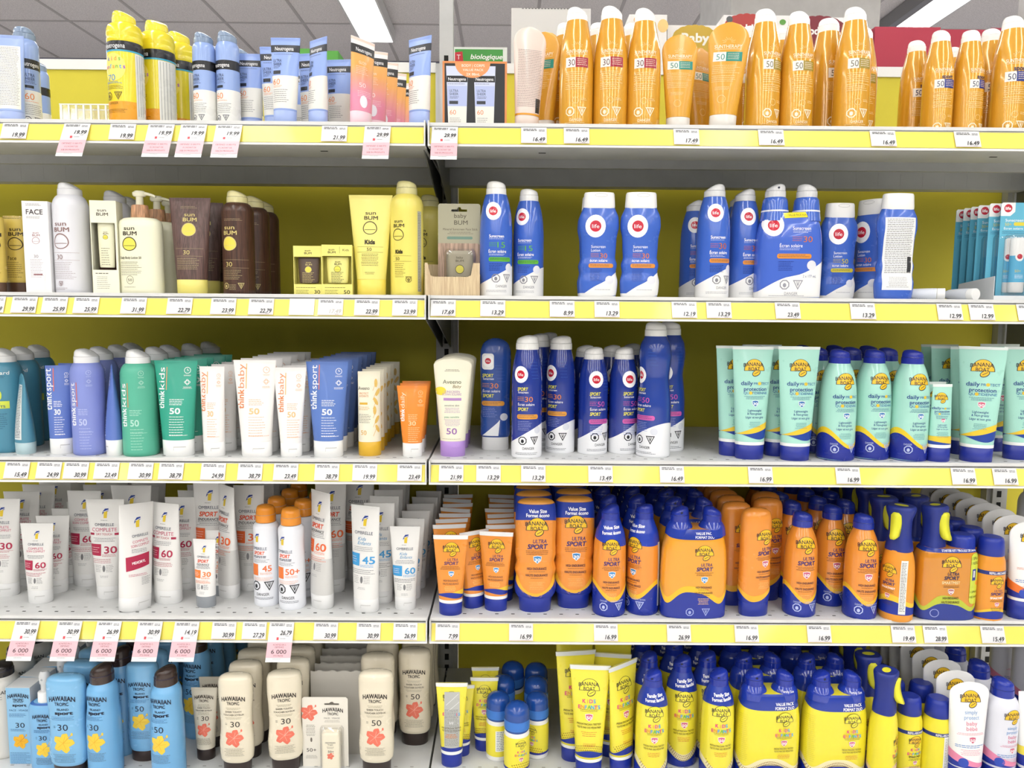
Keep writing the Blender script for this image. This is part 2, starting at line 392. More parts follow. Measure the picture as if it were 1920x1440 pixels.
def tube(wt, wb, h, body, cap, hc, pr=None, crimp=None, hcr=7, rough=.35, coat=.25, round_=0, db=.72, capdet=True, bm=.5, kindm='', capkind='', flare=0., back=False):
    def fn():
        a0 = wb/2*1.01; b0 = wb/2*db; a1 = wt/2; st = []
        n = 9
        for i in range(n+1):
            t = i/n; y = hc+(h-hc)*t; a = a0+(a1-a0)*(t**(1-.25*flare)); b = b0*(1-t**1.4)+.9
            if round_:
                q = (y-(h-round_))/round_
                if q > 0: a *= math.sqrt(max(0, 1-q*q*.93))
            st.append((y, a, b))
        if round_:
            st = [s_ for s_ in st if s_[0] < h-round_]
            for i in range(9):
                q = i/8; y = h-round_+round_*q*.998; t = (y-hc)/(h-hc)
                st.append((y, (a0+(a1-a0)*t)*math.sqrt(max(.012, 1-q*q)), b0*(1-t**1.4)+.9))
        p = Prof(st); mb = MB(); p.loft(mb, M(body, rough, coat=coat, kind=kindm), seg=48, n=18)
        L = Lab(mb, p, h); L.gl = rough
        if pr: pr(L)
        if crimp: L.band(0, hcr, crimp)
        if not round_:
            for i in range(3): L.band(1.4+i*1.7, 1.9+i*1.7, crimp if crimp else body, n=24, m=1)
        if back:
            B = Lab(mb, p, h, back=True); B.rect(-wt*.36, h*.1, wt*.34, h-hc-4, 'efece2'); B.lines(-wt*.31, wt*.3, h*.12, int((h-hc)*.72/3), '55555a', pitch=2.9, th=.8, jag=.1)
            B.rect(wt*.16, h-hc-34, wt*.3, h-hc-8, '2a2a2c')
        c = Prof([(0, wb/2*.95, b0*.97), (1.5, wb/2, b0*1.02), (hc-.6, wb/2*1.015, b0*1.05), (hc+.2, wb/2*.97, b0)], hard=True); cb = MB(); c.loft(cb, M(cap, .35, coat=.2, kind=capkind), seg=32, n=3)
        if capdet:
            q = Lab(cb, c, hc); q.rect(-wb*.02, hc*.38, wb*.36, hc*.44, 'c9c9c6' if cap[0] in 'ef' else cap, r=0); q.line(-wb*.02, hc*.42, -wb*.02, hc*.62, .5, 'bdbdba' if cap[0] in 'ef' else cap)
        return [('body', mb, None), ('cap', cb, None)]
    return fn
def flask(h, st, body, cap, hc, pr=None, capst=None, top=True, ex=2.3, rough=.25, coat=.5, lid=None, shift=None, extra=None):
    def fn():
        p = Prof(st, ex=ex, shift=shift); mb = MB(); p.loft(mb, M(body, rough, coat=coat), seg=48, n=26)
        L = Lab(mb, p, h); L.gl = rough+.05
        if pr: pr(L)
        c = Prof(capst, ex=ex, hard=True); cb = MB(); c.loft(cb, M(cap, .3, coat=.2), seg=36, n=4)
        if lid: q = Lab(cb, c, capst[-1][0]); q.ring(lid[0], lid[1], lid[2], lid[3], .6, 'b8b8b4'); 
        return [('body', mb, None), ('cap', cb, None)]
    return fn
def carton(w, d, h, col, pr=None, side=None, win=None, inner=None, wincol='3a2420'):
    def fn():
        mb = MB(); m = M(col, .5)
        if win:
            x0, y0, x1, y1 = win
            mb.box(-w/2, w/2, 0, d, 0, 1, m); mb.box(-w/2, w/2, 0, d, h-1, h, m); mb.box(-w/2, w/2, d-.8, d, 0, h, m); mb.box(-w/2, -w/2+.8, 0, d, 0, h, m); mb.box(w/2-.8, w/2, 0, d, 0, h, m)
            L = Lab(mb, Flat(0), h)
            L.poly([(-w/2, 0), (w/2, 0), (w/2, h), (-w/2, h)], m, hole=[(x0, y0), (x1, y0), (x1, y1), (x0, y1)])
            L.poly([(-w/2, 0), (w/2, 0), (w/2, h), (-w/2, h)][::-1], m, hole=[(x0, y0), (x1, y0), (x1, y1), (x0, y1)])
            mb.box(x0, x1, d-3, d-2, h-y1, h-y0, M(wincol, .5))
        else: mb.box(-w/2, w/2, 0, d, 0, h, m)
        L = Lab(mb, Flat(0), h)
        if pr: pr(L)
        if side: side(mb, w, d, h)
        out = [('box', mb, None)]
        if inner: out += inner()
        return out
    return fn
# ---------------------------------------------------------------- the kinds, shelf by shelf
W_ = 'f2f1ee'
# top shelf
def pr(L):
    L.band(63, 80, '16171c'); L.text('Neutrogena', -3, 72, 9, 'ffffff', w=46); L.band(80, 83, '3aa8c8'); L.band(175, 214, 'eda21c')
    L.band(84, 206, 'e4e3da', t0=1.15, t1=2.4); L.band(86, 200, 'b4b4ad', t0=1.25, t1=1.3); L.band(86, 200, 'b4b4ad', t0=1.42, t1=1.47); L.band(86, 200, 'b4b4ad', t0=1.6, t1=1.65); L.band(86, 200, 'b4b4ad', t0=1.8, t1=1.85)
    L.ell(-4, 112, 24, 26, 'f6e36c'); kids_l(L, -2, 96, 48); L.text('70', -8, 131, 12, '2a86c4', w=17); L.lines(-24, 14, 139, 2, '2a86c4', pitch=2.2); L.lines(-24, 22, 146, 3, '6a5a10')
    hazard(L, -6, 165, 8, '6d5a12', danger='DANGER'); L.lines(-26, 22, 190, 3, '6a5a10')
kind('ny_spray', 'sunscreen_spray', 'spray can', 216, 32, can(65, 216, 'ecd91e', 'f4e21c', pr, ys=.83, cw=41, hc=24, st=[(0, 30, 30), (2, 32, 32), (110, 32.5, 32.5), (146, 32.5, 32.5), (152, 31.5, 31.5), (158, 32.5, 32.5), (164, 31.5, 31.5), (170, 32.5, 32.5), (178, 31.6, 31.6), (186, 29, 29), (191, 22, 22), (192, 21, 21)]))
def pr(L):
    L.band(0, 5, '7f93ad'); L.band(61, 79, '16171c'); L.text('Neutrogena', -5, 70, 8, 'ffffff', w=37); L.band(118, 200, 'e9e8e2')
    L.text('ULTRA', -7, 90, 6, '1f2a44', w=19, al='c'); L.text('SHEER', -7, 97, 6, '1f2a44', w=19); L.lines(-17, 8, 102, 2, '1f2a44'); L.rect(-16, 109, 0, 114, '23262e')
    L.text('60', -8, 129, 12, 'ec8a44', w=16); L.lines(-16, 12, 138, 1, 'ec8a44'); L.lines(-16, 16, 144, 6, '4a4a55', pitch=3.4, th=.7); hazard(L, -4, 172, 6.5, '50525c')
kind('nb_spray', 'sunscreen_spray', 'spray can', 190, 22, can(45, 190, '8fa9de', '7f93ad', pr, ys=.83, cw=36, hc=24, capr=.2))
def nt(spf='60'):
    def f(L):
        L.band(15, 29, '2a2c33'); L.text('Neutrogena', -1, 22, 8, 'ffffff', w=38); L.band(76, 141, 'e6e4dd'); L.lines(-22, 20, 33, 1, '56617c')
        L.text('ULTRA', -14, 46, 6, '1f2a44', w=18); L.text('SHEER', -13.5, 53, 6, '1f2a44', w=18); L.lines(-22, -6, 58, 2, '1f2a44'); L.rect(-22, 66, -6, 73, '23262e')
        L.text(spf, -14, 88, 12, 'ec8a44', w=15); L.lines(-21, 0, 96, 2, 'ec8a44'); L.lines(-21, 16, 104, 7, '4a4a55', pitch=4, th=.8)
    return f
kind('n_tube', 'sunscreen_tube', 'tube', 172, 17, tube(61, 46, 172, '8fa9e4', '9fb2e2', 28, nt(), capdet=False, back=True))
kind('n_tube_small', 'sunscreen_tube', 'tube', 158, 17, tube(56, 44, 158, '8fa9e4', '9fb2e2', 16, nt(), capdet=False))
def pr(L):
    L.band(0, 14, 'efeae8'); L.band(14, 31, '22201f'); L.text('Neutrogena', 0, 23, 8, 'ffffff', w=38); L.text('GLOW', -5, 48, 6, 'fbe3c0', w=18); L.lines(-20, 6, 56, 5, 'f8dcc8', pitch=3.4)
    L.text('50', -8, 92, 9, 'f8e0e0', w=14); L.lines(-18, 12, 104, 4, 'f6d4dc', pitch=3.2); L.ell(-6, 124, 8, 12, 'e8e6ee')
kind('np_tube', 'sunscreen_tube', 'tube', 168, 17, tube(58, 46, 168, 'eda850', 'ecc9d2', 26, pr, capdet=False, kindm='grad', back=True))
def pr(L):
    L.rect(-58, 4, 58, 118, '1c1d20'); L.poly([(-62, 0), (62, 0), (62, 3), (-62, 3)], 'e08a4a'); 
    for x in (-34, 19):
        L.poly([(x-21, 9), (x+21, 9), (x+18, 118), (x-17, 118)], 'c9cfe6'); L.rect(x-20, 27, x+20, 39, '17181c'); L.text('Neutrogena', x, 33, 6, 'ffffff', w=34)
        L.poly([(x-18.5, 46), (x+19.5, 46), (x+18.5, 84), (x-18, 84)], 'aeb9df'); L.poly([(x-18, 84), (x+18.5, 84), (x+18, 118), (x-17, 118)], 'e9e4da'); L.lines(x-18, x+18, 42, 1, '3a4262')
        L.text('ULTRA', x-6, 55, 5, '1f2a44', w=17); L.text('SHEER', x-6, 61, 5, '1f2a44', w=17); L.lines(x-14, x+4, 66, 2, '1f2a44'); L.rect(x-15, 74, x+2, 80, '33363e'); L.text('60', x-8, 95, 9, 'e0824a', w=12); L.lines(x-14, x+10, 106, 3, '5a5a60', pitch=3.5)
    L.poly([(-1+ -3+34*math.cos(a), 3+28*math.sin(a)) for a in [PI*i/16 for i in range(17)]], 'e5935a')
    L.text('BODY | CORPS', -3, 8, 5, 'fdf1e4', w=44); L.text('VALUE PACK', -3, 16, 4.5, 'fdf1e4', w=40); L.text('2X 88mL', -3, 24, 5, 'fdf1e4', w=26)
kind('n_pack', 'sunscreen_twin_pack', 'box', 122, 0, carton(124, 45, 122, 'd98a4e', pr))
ST = 'dca028'
def stp(spf, c1, c2, sport=False, tubel=False):
    def f(L):
        w_ = 1.25 if tubel else 1.; cx = 0; y = 92 if not tubel else 52
        for i in range(9): a = PI*i/8; L.line(cx+5*math.cos(a), y-12-5*math.sin(a), cx+(11 if i % 2 else 9)*math.cos(a)*w_, y-12-(11 if i % 2 else 9)*math.sin(a), .5, 'f6dfa4')
        L.text('SUNTHERAPY', cx, y-4, 7, 'fbf3dc', w=42*w_); L.line(cx-20*w_, y+1.5, cx+20*w_, y+1.5, .5, 'fbf3dc'); y += 3
        if sport: L.text('sport', cx+4, y+7, 9, '2a2550', w=24, bold=.02); y += 9
        L.rect(cx-22*w_, y+4, cx-3, y+22, 'f0ece0'); L.rect(cx-3, y+4, cx+22*w_, y+22, c2); L.text(spf, cx-12*w_+1.5, y+13, 12, c1, w=13*w_); L.lines(cx, cx+20*w_, y+7, 4, 'f0d8c0', pitch=3.4, th=.8)
        L.lines(cx-22*w_, cx+21*w_, y+30, 5, 'f5dda0', pitch=3.6, th=.8); L.lines(cx-22*w_, cx+21*w_, y+50, 4, 'f5dda0', pitch=3.6, th=.8)
        if tubel: L.ring(cx-6, y+96, 8, 8, 1, 'f3d48c'); L.lines(cx-20, cx+12, y+72, 3, 'f5dda0')
        else: L.ring(cx-2, y+82, 6, 6, .8, 'f3d48c'); L.lines(cx+8, cx+21, y+78, 2, 'f5dda0'); hazard(L, cx-1, y+102, 9, 'fbeecb', gap=2.5, danger='DANGER'); L.lines(cx-23, cx+22, y+122, 3, 'f5dda0', pitch=3)
    return f
SS = lambda: [(0, 31, 31), (2, 32.5, 32.5), (95, 32.5, 32.5), (130, 31.5, 31.5), (160, 28, 28), (180, 24, 24), (198, 20.5, 20.5)]
for nm, a in {'st30': ('30', '5a2030', 'a2243a'), 'st50': ('50', '5a5548', '9a8528')}.items():
    kind(nm, 'sunscreen_spray', 'spray can', 225, 32, can(65, 225, ST, 'f4f3f0', stp(*a), st=SS(), cw=38, hc=27, rough=.14, metal=.1, coat=1.))
kind('stsp', 'sunscreen_spray', 'spray can', 214, 32, can(62, 214, ST, 'f4f3f0', stp('50', '222a5a', '1e2f80', True), st=[(0, 30, 30), (2, 31, 31), (90, 31, 31), (122, 30, 30), (150, 27, 27), (170, 23, 23), (188, 19.5, 19.5)], cw=36, hc=26, rough=.14, metal=.1, coat=1.))
kind('st_tube', 'sunscreen_tube', 'tube', 206, 20, tube(86, 52, 206, ST, 'e0dcd4', 26, stp('50', '1c7a70', '148a7c', tubel=True), round_=42, rough=.3, coat=.4, capdet=False))
def pr(L):
    L.gl = .3; L.lines(-26, 28, 50, 34, '6f6a6a', pitch=3.6, th=.8, jag=.1); L.rect(14, 164-12, 26, 182, '2b2b2b'); L.band(184, 188, 'd9941c')
kind('st_tube_back', 'sunscreen_tube', 'tube', 212, 20, tube(76, 52, 212, 'e2ccc0', 'dccabe', 24, pr, round_=36, rough=.3, coat=.5, capdet=False))
def pr(L):
    L.gl = .3; L.rect(-20, 22, 22, 148, 'f2efe6'); L.lines(-18, 20, 25, 38, '50525a', pitch=3.1, th=.8, jag=.1)
kind('n_tube_back', 'sunscreen_tube', 'tube', 176, 17, tube(58, 46, 176, '9db4e6', '9fb2e2', 24, pr, capdet=False))

# second shelf, left: brown, cream and yellow range
def pr(L): L.band(0, 17, '4a382c'); L.lines(-18, 22, 20, 2, '3a3018'); sunbum(L, 6, 48, 17, '35291a'); L.text('Face', 0, 98, 8, '3a3018', w=16); L.lines(-16, 18, 106, 8, '5a4a20', pitch=4)
kind('sb_face', 'face_sunscreen_tube', 'tube', 165, 15, flask(165, [(20, 20, 12), (24, 22, 14), (80, 22, 13), (140, 22, 12), (147, 20, 11)], 'd6bb58', '5a4030', 20, pr, [(0, 20, 12), (20, 20.5, 12.5)], extra=1))
def pr(L): L.text('FACE', -1, 20, 10, '4a4044', w=30, bold=.01); L.lines(-16, 14, 5, 2, '8a8084'); L.lines(-16, 14, 29, 2, 'a09a9c'); L.ring(0, 0, .1, .1, .05, W_); L.poly([(-20, 36), (17, 36), (11, 168), (-8, 168)], 'efeef0'); sunbum(L, -1, 62, 9, 'a06a6c'); L.text('30', -2, 104, 6, '8a7a7e', w=8); L.lines(-13, 11, 110, 12, 'b7a6a8', pitch=3); L.rect(-8, 137, 8, 140, '96666a')
kind('sb_facebox', 'face_sunscreen_box', 'box', 174, 0, carton(46, 42, 174, 'f0efee', pr))
def pr(L): sunbum(L, -5, 86, 20, '8d6a66'); L.line(-30, 134, 27, 134, .5, 'b6a4a2'); L.text('30', -8, 142, 9, '8a6a66', w=12); L.line(-30, 148, 27, 148, .5, 'b6a4a2'); L.lines(-24, 20, 152, 10, 'a8989a', pitch=3.4); hazard(L, -8, 192, 5, 'a8989a', gap=.1); L.lines(-24, 8, 200, 2, 'a8989a')
kind('sb_white', 'sunscreen_spray', 'spray can', 210, 31, can(63, 210, 'e4e4ea', 'e6e6e8', pr, cw=41, hc=25, ys=.78, rough=.3, coat=.3, d=1, k=.4))
def sbt(): 
    def f(L): sunbum(L, 0, 12, 11, '6f6040', 'e7dc4e')
    return f
def inner(c, ink, x, w_, h_, y0, cap=None, s=.62):
    def g():
        st = [(y0+3, w_*.42, 6), (y0+5, w_*.45, 6.5), (y0+h_*.2, w_*.46, 6.5), (y0+h_-3, w_*.5, 5), (y0+h_, w_*.48, 4)]
        p = Prof([(a, b, c_) for a, b, c_ in st]); mb = MB(); q = Prof(p.st); old = q.pos
        q.pos = lambda t, y, off=0.: (lambda r: (r[0]+x, r[1]+10, r[2]))(old(t, y, off))
        q.loft(mb, M(c, .35), seg=24, n=8); L = Lab(mb, q, y0+h_)
        sunbum(L, 0, h_*.22, w_*.2, ink, 'e7dc4e'); L.lines(-w_*.28, w_*.28, h_*.55, 8, ink, pitch=h_*.05, th=.8)
        return [('tube', mb, None)]
    return g
def pr(L): sunbum(L, -3, 22, 14, '4a4030', med=0); L.lines(-18, 10, 137, 1, '4a4030', th=1.4); L.lines(-16, 8, 144, 7, '8a8270', pitch=3.6)
kind('sb_winbox', 'face_lotion_box', 'box', 176, 0, carton(47, 40, 176, 'efeed8', pr, win=(-22, 42, 20, 131), inner=inner('f1efcf', '6f6040', 1, 30, 88, 47, s=.6), wincol='5b3730'))
def pr(L): sunbum(L, -13, 26, 18, '3f3520', 'ecdf56'); L.text('Daily Body Lotion 50', -12, 76, 4.6, '3f3520', w=42, bold=.01); L.lines(-32, 10, 84, 8, '6b6248', pitch=3.4); L.ring(-14, 118, 7, 8, .7, '6b6248'); L.text('50', -14, 118, 5, '3f3520', w=8); L.lines(-26, 0, 131, 1, '8a8270')
def pump():
    h = 144; mb = MB(); p = Prof([(0, 38, 20), (3, 40, 22), (70, 40, 22), (128, 40, 22), (138, 38, 20), (143, 30, 16), (144, 20, 14)], ex=2.6); p.loft(mb, M('f1efd2', .3, coat=.3), seg=44); L = Lab(mb, p, h); pr_pump(L)
    cb = MB(); Prof([(144, 17, 15), (146, 17, 15), (166, 15, 14), (168, 14, 13)], hard=True).loft(cb, M('b98a66', .45, kind='wood'), seg=28)
    hb = MB(); Prof([(168, 7, 7), (184, 6.5, 6.5)], hard=True).loft(hb, M('e7e3c8', .35), seg=20)
    Prof([(184, 10, 8), (187, 13, 9), (192, 13, 9), (195, 8, 6)], hard=True).loft(hb, M('e7e3c8', .35), seg=24)
    # spout to the right and a little to the front
    n = 8; vs = []; fs = []
    for i in range(n+1):
        t = i/n; x = 6+26*t; z = 190-5*t*t-1*t; r = 4.5-1.5*t
        for k_ in range(8): a = 2*PI*k_/8; vs.append((x, r*math.cos(a)-t*3, z+r*math.sin(a)*.8))
    for i in range(n):
        for k_ in range(8): fs.append((i*8+k_, i*8+(k_+1) % 8, (i+1)*8+(k_+1) % 8, (i+1)*8+k_))
    fs.append(tuple(range(n*8, n*8+8))); hb.add(vs, fs, M('e7e3c8', .35))
    return [('bottle', mb, None), ('collar', cb, None), ('pump_head', hb, None)]
pr_pump = pr
kind('sb_pump', 'body_lotion_pump_bottle', 'pump bottle', 195, 22, pump)
def pr(L): L.lines(-16, 16, 16, 2, 'a8956e'); sunbum(L, 0, 36, 17, 'd8c67a', 'ead64e'); L.line(-25, 94, 26, 94, .5, 'a8956e'); L.text('30', -3, 101, 8, 'd8c67a', w=12); L.line(-24, 108, 25, 108, .5, 'a8956e'); L.lines(-22, 22, 112, 7, 'b8a87a', pitch=3.2)
kind('sb_brown', 'sunscreen_tube', 'tube', 178, 20, tube(77, 56, 178, '5d4540', 'e6da72', 27, pr, kindm='wood', rough=.4, coat=.1, capdet=False))
def pr(L): L.lines(-18, 20, 55, 2, 'a8956e'); sunbum(L, -8, 76, 18, 'd8c67a', 'ead64e'); L.line(-28, 130, 28, 130, .5, 'a8956e'); L.text('30', -9, 138, 9, 'd8c67a', w=13); L.line(-28, 145, 28, 145, .5, 'a8956e'); L.lines(-24, 16, 149, 6, 'b8a87a', pitch=3.2); hazard(L, -2, 178, 6, 'c8b87a', gap=4.8); L.lines(-10, 6, 176, 4, 'b8a87a', pitch=2.8)
kind('sb_bspray', 'sunscreen_spray', 'spray can', 194, 29, can(58, 194, '4a2f22', 'dcd39a', pr, cw=37, hc=24, kindm='wood', ys=.8, rough=.35, coat=.2, k=.25))
def stk(ink, tubec, spf, kid):
    def f(L):
        sunbum(L, 0 if not kid else -10, 11, 9, '4a4220', med=0)
        if kid: L.line(5, 3, 5, 15, .5, '8a8040'); L.text('Kids', 16, 9, 4, '4a4220', w=11)
        L.lines(-22, 22, 76, 1, '4a4220'); L.lines(-22, 6, 81, 4, '6a6030', pitch=2.8); L.text(spf, 17, 84, 7, '4a4220', w=11, bold=.01)
    return f
kind('sb_stick', 'sunscreen_stick_box', 'box', 90, 0, carton(52, 26, 90, 'ebe27a', stk('', '', '30', 0), win=(-25, 20, 25, 70), inner=inner('5b4a40', 'cbb878', 0, 40, 50, 19), wincol='e3da74'))
kind('sb_stick_kids', 'sunscreen_stick_box', 'box', 90, 0, carton(54, 26, 90, 'ebe27a', stk('', '', '50', 1), win=(-26, 20, 26, 70), inner=inner('efe88a', '5a5230', 0, 40, 50, 19), wincol='e3da74'))
def pr(L): sunbum(L, 0, 38, 17, '4a4018'); L.text('Kids', 0, 87, 8, '3a3214', w=19, bold=.05); L.line(-24, 96, 24, 96, .5, '9a9040'); L.text('50', -1, 100.5, 6, '4a4018', w=9); L.line(-24, 106, 24, 106, .5, '9a9040'); L.lines(-18, 18, 109, 8, '6a6030', pitch=3, al='c'); L.lines(-9, 9, 143, 2, '6a6030', al='c')
kind('sb_kids', 'sunscreen_tube', 'tube', 186, 20, tube(82, 54, 186, 'f0e47c', 'eed85a', 30, pr, rough=.4, coat=.1, capdet=False))
def pr(L):
    sunbum(L, -15, 81, 15, '4a4018'); L.text('Kids', -13, 132, 7, '3a3214', w=15, bold=.05); L.line(-27, 140, 10, 140, .5, '9a9040'); L.text('50', -16, 145, 6, '4a4018', w=8); L.line(-27, 150, 10, 150, .5, '9a9040'); L.lines(-22, 0, 154, 8, '7a7030', pitch=3.4); hazard(L, 5, 183, 6, '8a7e34', gap=.01); L.rect(23, 58, 33, 205, 'b9b8a0'); L.lines(24, 32, 62, 48, '6a6a64', pitch=3, th=1)
kind('sb_kspray', 'sunscreen_spray', 'spray can', 213, 30, can(62, 213, 'f0e06a', 'dcd494', pr, cw=38, hc=26, ys=.79, rough=.3, coat=.4, k=.1))
# second shelf, right
def babycard():
    mb = MB(); w_, h_ = 76, 165; L = Lab(mb, Flat(0), h_)
    o = [(-w_/2+3, 0), (w_/2-3, 0), (w_/2, 3), (w_/2, h_), (-w_/2, h_), (-w_/2, 3)]
    hole = [(-14, 10), (-4, 10), (-2, 6), (2, 6), (4, 10), (14, 10), (14, 14), (-14, 14)]
    L.poly(o, 'aba78e', hole=hole); Lab(mb, Flat(1), h_).poly(o[::-1], '8f8a74', hole=hole); mb.box(-w_/2, w_/2, .15, .9, 0, h_-16, M('aba78e', .5))
    L.poly([(-w_/2, 70), (w_/2-4, 70), (w_/2, 74), (w_/2, h_), (-w_/2, h_)], M('a98f7d', .5, kind='wood'))
    L.text('baby', 2, 21, 8, '4a4436', w=22); L.text('BUM', 3, 33, 8, '4a4436', w=24); L.text('Mineral Sunscreen Face Stick', 2, 45, 4, '4a4436', w=62); L.lines(-22, 26, 50, 2, '6a6452', al='c'); L.rect(-22, 58, 24, 63, '6f8f80', r=2)
    st = Prof([(h_-142, 22, 8), (h_-140, 24, 9), (h_-90, 24, 9), (h_-84, 20, 7)], ex=3.); q = MB(); old = st.pos; st.pos = lambda t, y, off=0.: (lambda r: (r[0]+2, r[1]-7, r[2]))(old(t, y, off))
    st.loft(q, M('9a937f', .4)); l2 = Lab(q, st, h_); l2.ell(0, 117, 8, 8, '5a5238'); l2.ell(0, 117, 7, 7, 'c9bf4a'); l2.text('baby', 0, 96, 4, '5a5440', w=12); l2.text('BUM', 0, 102, 4, '5a5440', w=14); l2.text('Mineral 50', 0, 131, 4, '4a4436', w=22)
    bl = MB(); s2 = Prof([(h_-146, 27, 13), (h_-144, 29, 15), (h_-88, 29, 15), (h_-80, 25, 10)], ex=3.4); o2 = s2.pos; s2.pos = lambda t, y, off=0.: (lambda r: (r[0]+2, min(0, r[1])-.4, r[2]))(o2(t, y, off)); s2.loft(bl, M('ffffff', .05, kind='clear'), caps=False)
    return [('card', mb, None), ('stick', q, 0), ('blister', bl, 0)]
kind('baby_card', 'sunscreen_stick_card', 'blister pack', 165, 15, babycard)
def krafttray():
    w_, h_, d = 100, 60, 60; mb = MB(); K_ = M('d7c39c', .55, kind='kraft'); L = Lab(mb, Flat(0), h_)
    f = [(-50, 0), (-45, 0), (-40, 22), (-34, 25), (28, 25), (34, 22), (38, 0), (50, 0), (50, 60), (-50, 60)]
    L.poly(f, K_); Lab(mb, Flat(-.4), h_).poly(f[::-1], K_)
    for x in (-50, 49): mb.box(x, x+1, 1, d, 0, 40, K_)
    mb.box(-50, 50, d-1, d, 0, 60, K_); mb.box(-50, 50, 1, d, 0, 1, K_)
    L.lines(-24, 22, 34, 1, '9a835c'); L.text('50', -1, 44, 7, '4a4030', w=11)
    return [('tray', mb, None)]
kind('kraft_tray', 'display_tray', 'tray', 60, 0, krafttray)
BL = '3d66c6'
def wedge(side=1, lo=0., hi=0., c=W_):
    return lambda L, h: L.band(lambda t: h-lo-(hi-lo)*(.5+.5*math.sin(max(-PI/2, min(PI/2, t)))*side), h, c)
def lf(spf, ac, h, y0, x0=-6, r=15, body=BL, white=W_, logo=None, haz=1, spfc=None):
    def f(L):
        L.band(lambda t: h-22-38*(.5+.5*math.sin(t*.9+.1)), h, white); lx, ly = logo or (-12, y0+16)
        life(L, lx, ly, r); y = y0+62
        L.text('Sunscreen', x0, y, 6, 'ffffff', w=28, al='c', bold=.01); L.lines(x0-14, x0+14, y+5, 1, 'cdd8f4'); L.text(spf, x0+9, y+16, 11, spfc or ac, w=15); L.lines(x0-14, x0, y+12, 3, spfc or ac, pitch=3, jag=0)
        L.text('Écran solaire', x0+2, y+28, 6, 'ffffff', w=34, bold=.01); L.lines(x0-14, x0+16, y+33, 2, 'cdd8f4', pitch=2); L.rect(x0-15, y+39, x0+30, y+47, ac, r=3.5); L.lines(x0-12, x0+28, y+41, 2, '2a3a50', pitch=2.4); L.lines(x0-14, x0+12, y+51, 5, '1b2a6a', pitch=3)
        L.ell(x0+26, y+58, 8, 8, 'e8e8ee')
        if haz: hazard(L, x0+10, h-34, 8.5, '8a8a92', gap=2.6, danger='DANGER'); L.lines(x0-20, x0+28, h-12, 2, 'a9a9ae')
    return f
LS = lambda h, r=31: [(0, r*.95, r*.95), (2, r, r), (h*.52, r, r), (h*.68, r*.95, r*.95), (h*.8, r*.82, r*.82), (h*.88, r*.66, r*.66)]
kind('life15', 'sunscreen_spray', 'spray can', 216, 31, can(62, 216, BL, W_, lf('15', '62b53a', 216, 42), st=LS(216), cw=37, hc=26, d=1, k=.1, rough=.15, coat=.8))
kind('life30', 'sunscreen_spray', 'spray can', 212, 31, can(62, 212, BL, 'dcdcdc', lf('30', 'e2923a', 212, 38, x0=4, logo=(-2, 56), spfc='c96a3a'), st=LS(212), cw=38, hc=25, d=-1, k=.35, rough=.15, coat=.8))
lls = [(0, 31, 17), (3, 35, 19), (30, 37.5, 20), (48, 34, 18.5), (62, 36, 19), (76, 32.5, 18), (90, 33.5, 18), (112, 34.5, 19), (135, 38.5, 20), (152, 37.5, 19), (163, 33, 17), (170, 30, 15)]
def prl(spf, c):
    def f(L):
        L.band(lambda t: 198-8-48*max(0, math.sin(t)*.5+.35), 198, W_); life(L, -8, 64, 19); L.text('Sunscreen', -2, 102, 5.5, 'ffffff', w=27, al='c'); L.text('Lotion', -7, 109, 5.5, 'ffffff', w=17); L.text(spf, 8, 119, 10, c, w=14); L.lines(-16, -1, 115, 3, c, jag=0, pitch=3)
        L.text('écran solaire', -1, 128, 5.5, 'ffffff', w=33); L.rect(-20, 134, 27, 142, 'e2923a' if c != 'd0c234' else c, r=3.5); L.lines(-17, 24, 136, 2, '2a3a50', pitch=2.4); L.lines(-17, 6, 145, 8, '22398c', pitch=3); L.ell(20, 165, 8, 8, 'e4e4ea'); L.lines(-8, 24, 183, 1, '9a9aa4')
    return f
def prlb(L): L.rect(-30, 45, 28, 180, 'f3f2ef'); L.lines(-27, 24, 48, 31, '4a4a50', pitch=3.3, th=1, jag=.1); L.rect(14, 118, 23, 148, '2a2a2a'); L.lines(-24, 20, 156, 7, '6a6a70', pitch=3, al='c')
capl = [(168, 29.5, 16), (172, 30.5, 17), (195, 29, 16), (198, 27.5, 15)]
kind('life_lotion', 'sunscreen_lotion_bottle', 'bottle', 198, 20, flask(198, lls, BL, W_, 28, prl('30', 'd9743a'), capl, lid=(2, 6, 12, 3.5)))
kind('life_lotion50', 'sunscreen_lotion_bottle', 'bottle', 198, 20, flask(198, lls, BL, W_, 28, prl('50', 'd0c234'), capl, lid=(2, 6, 12, 3.5)))
kind('life_lotion_back', 'sunscreen_lotion_bottle', 'bottle', 198, 20, flask(198, lls, BL, W_, 28, prlb, capl))
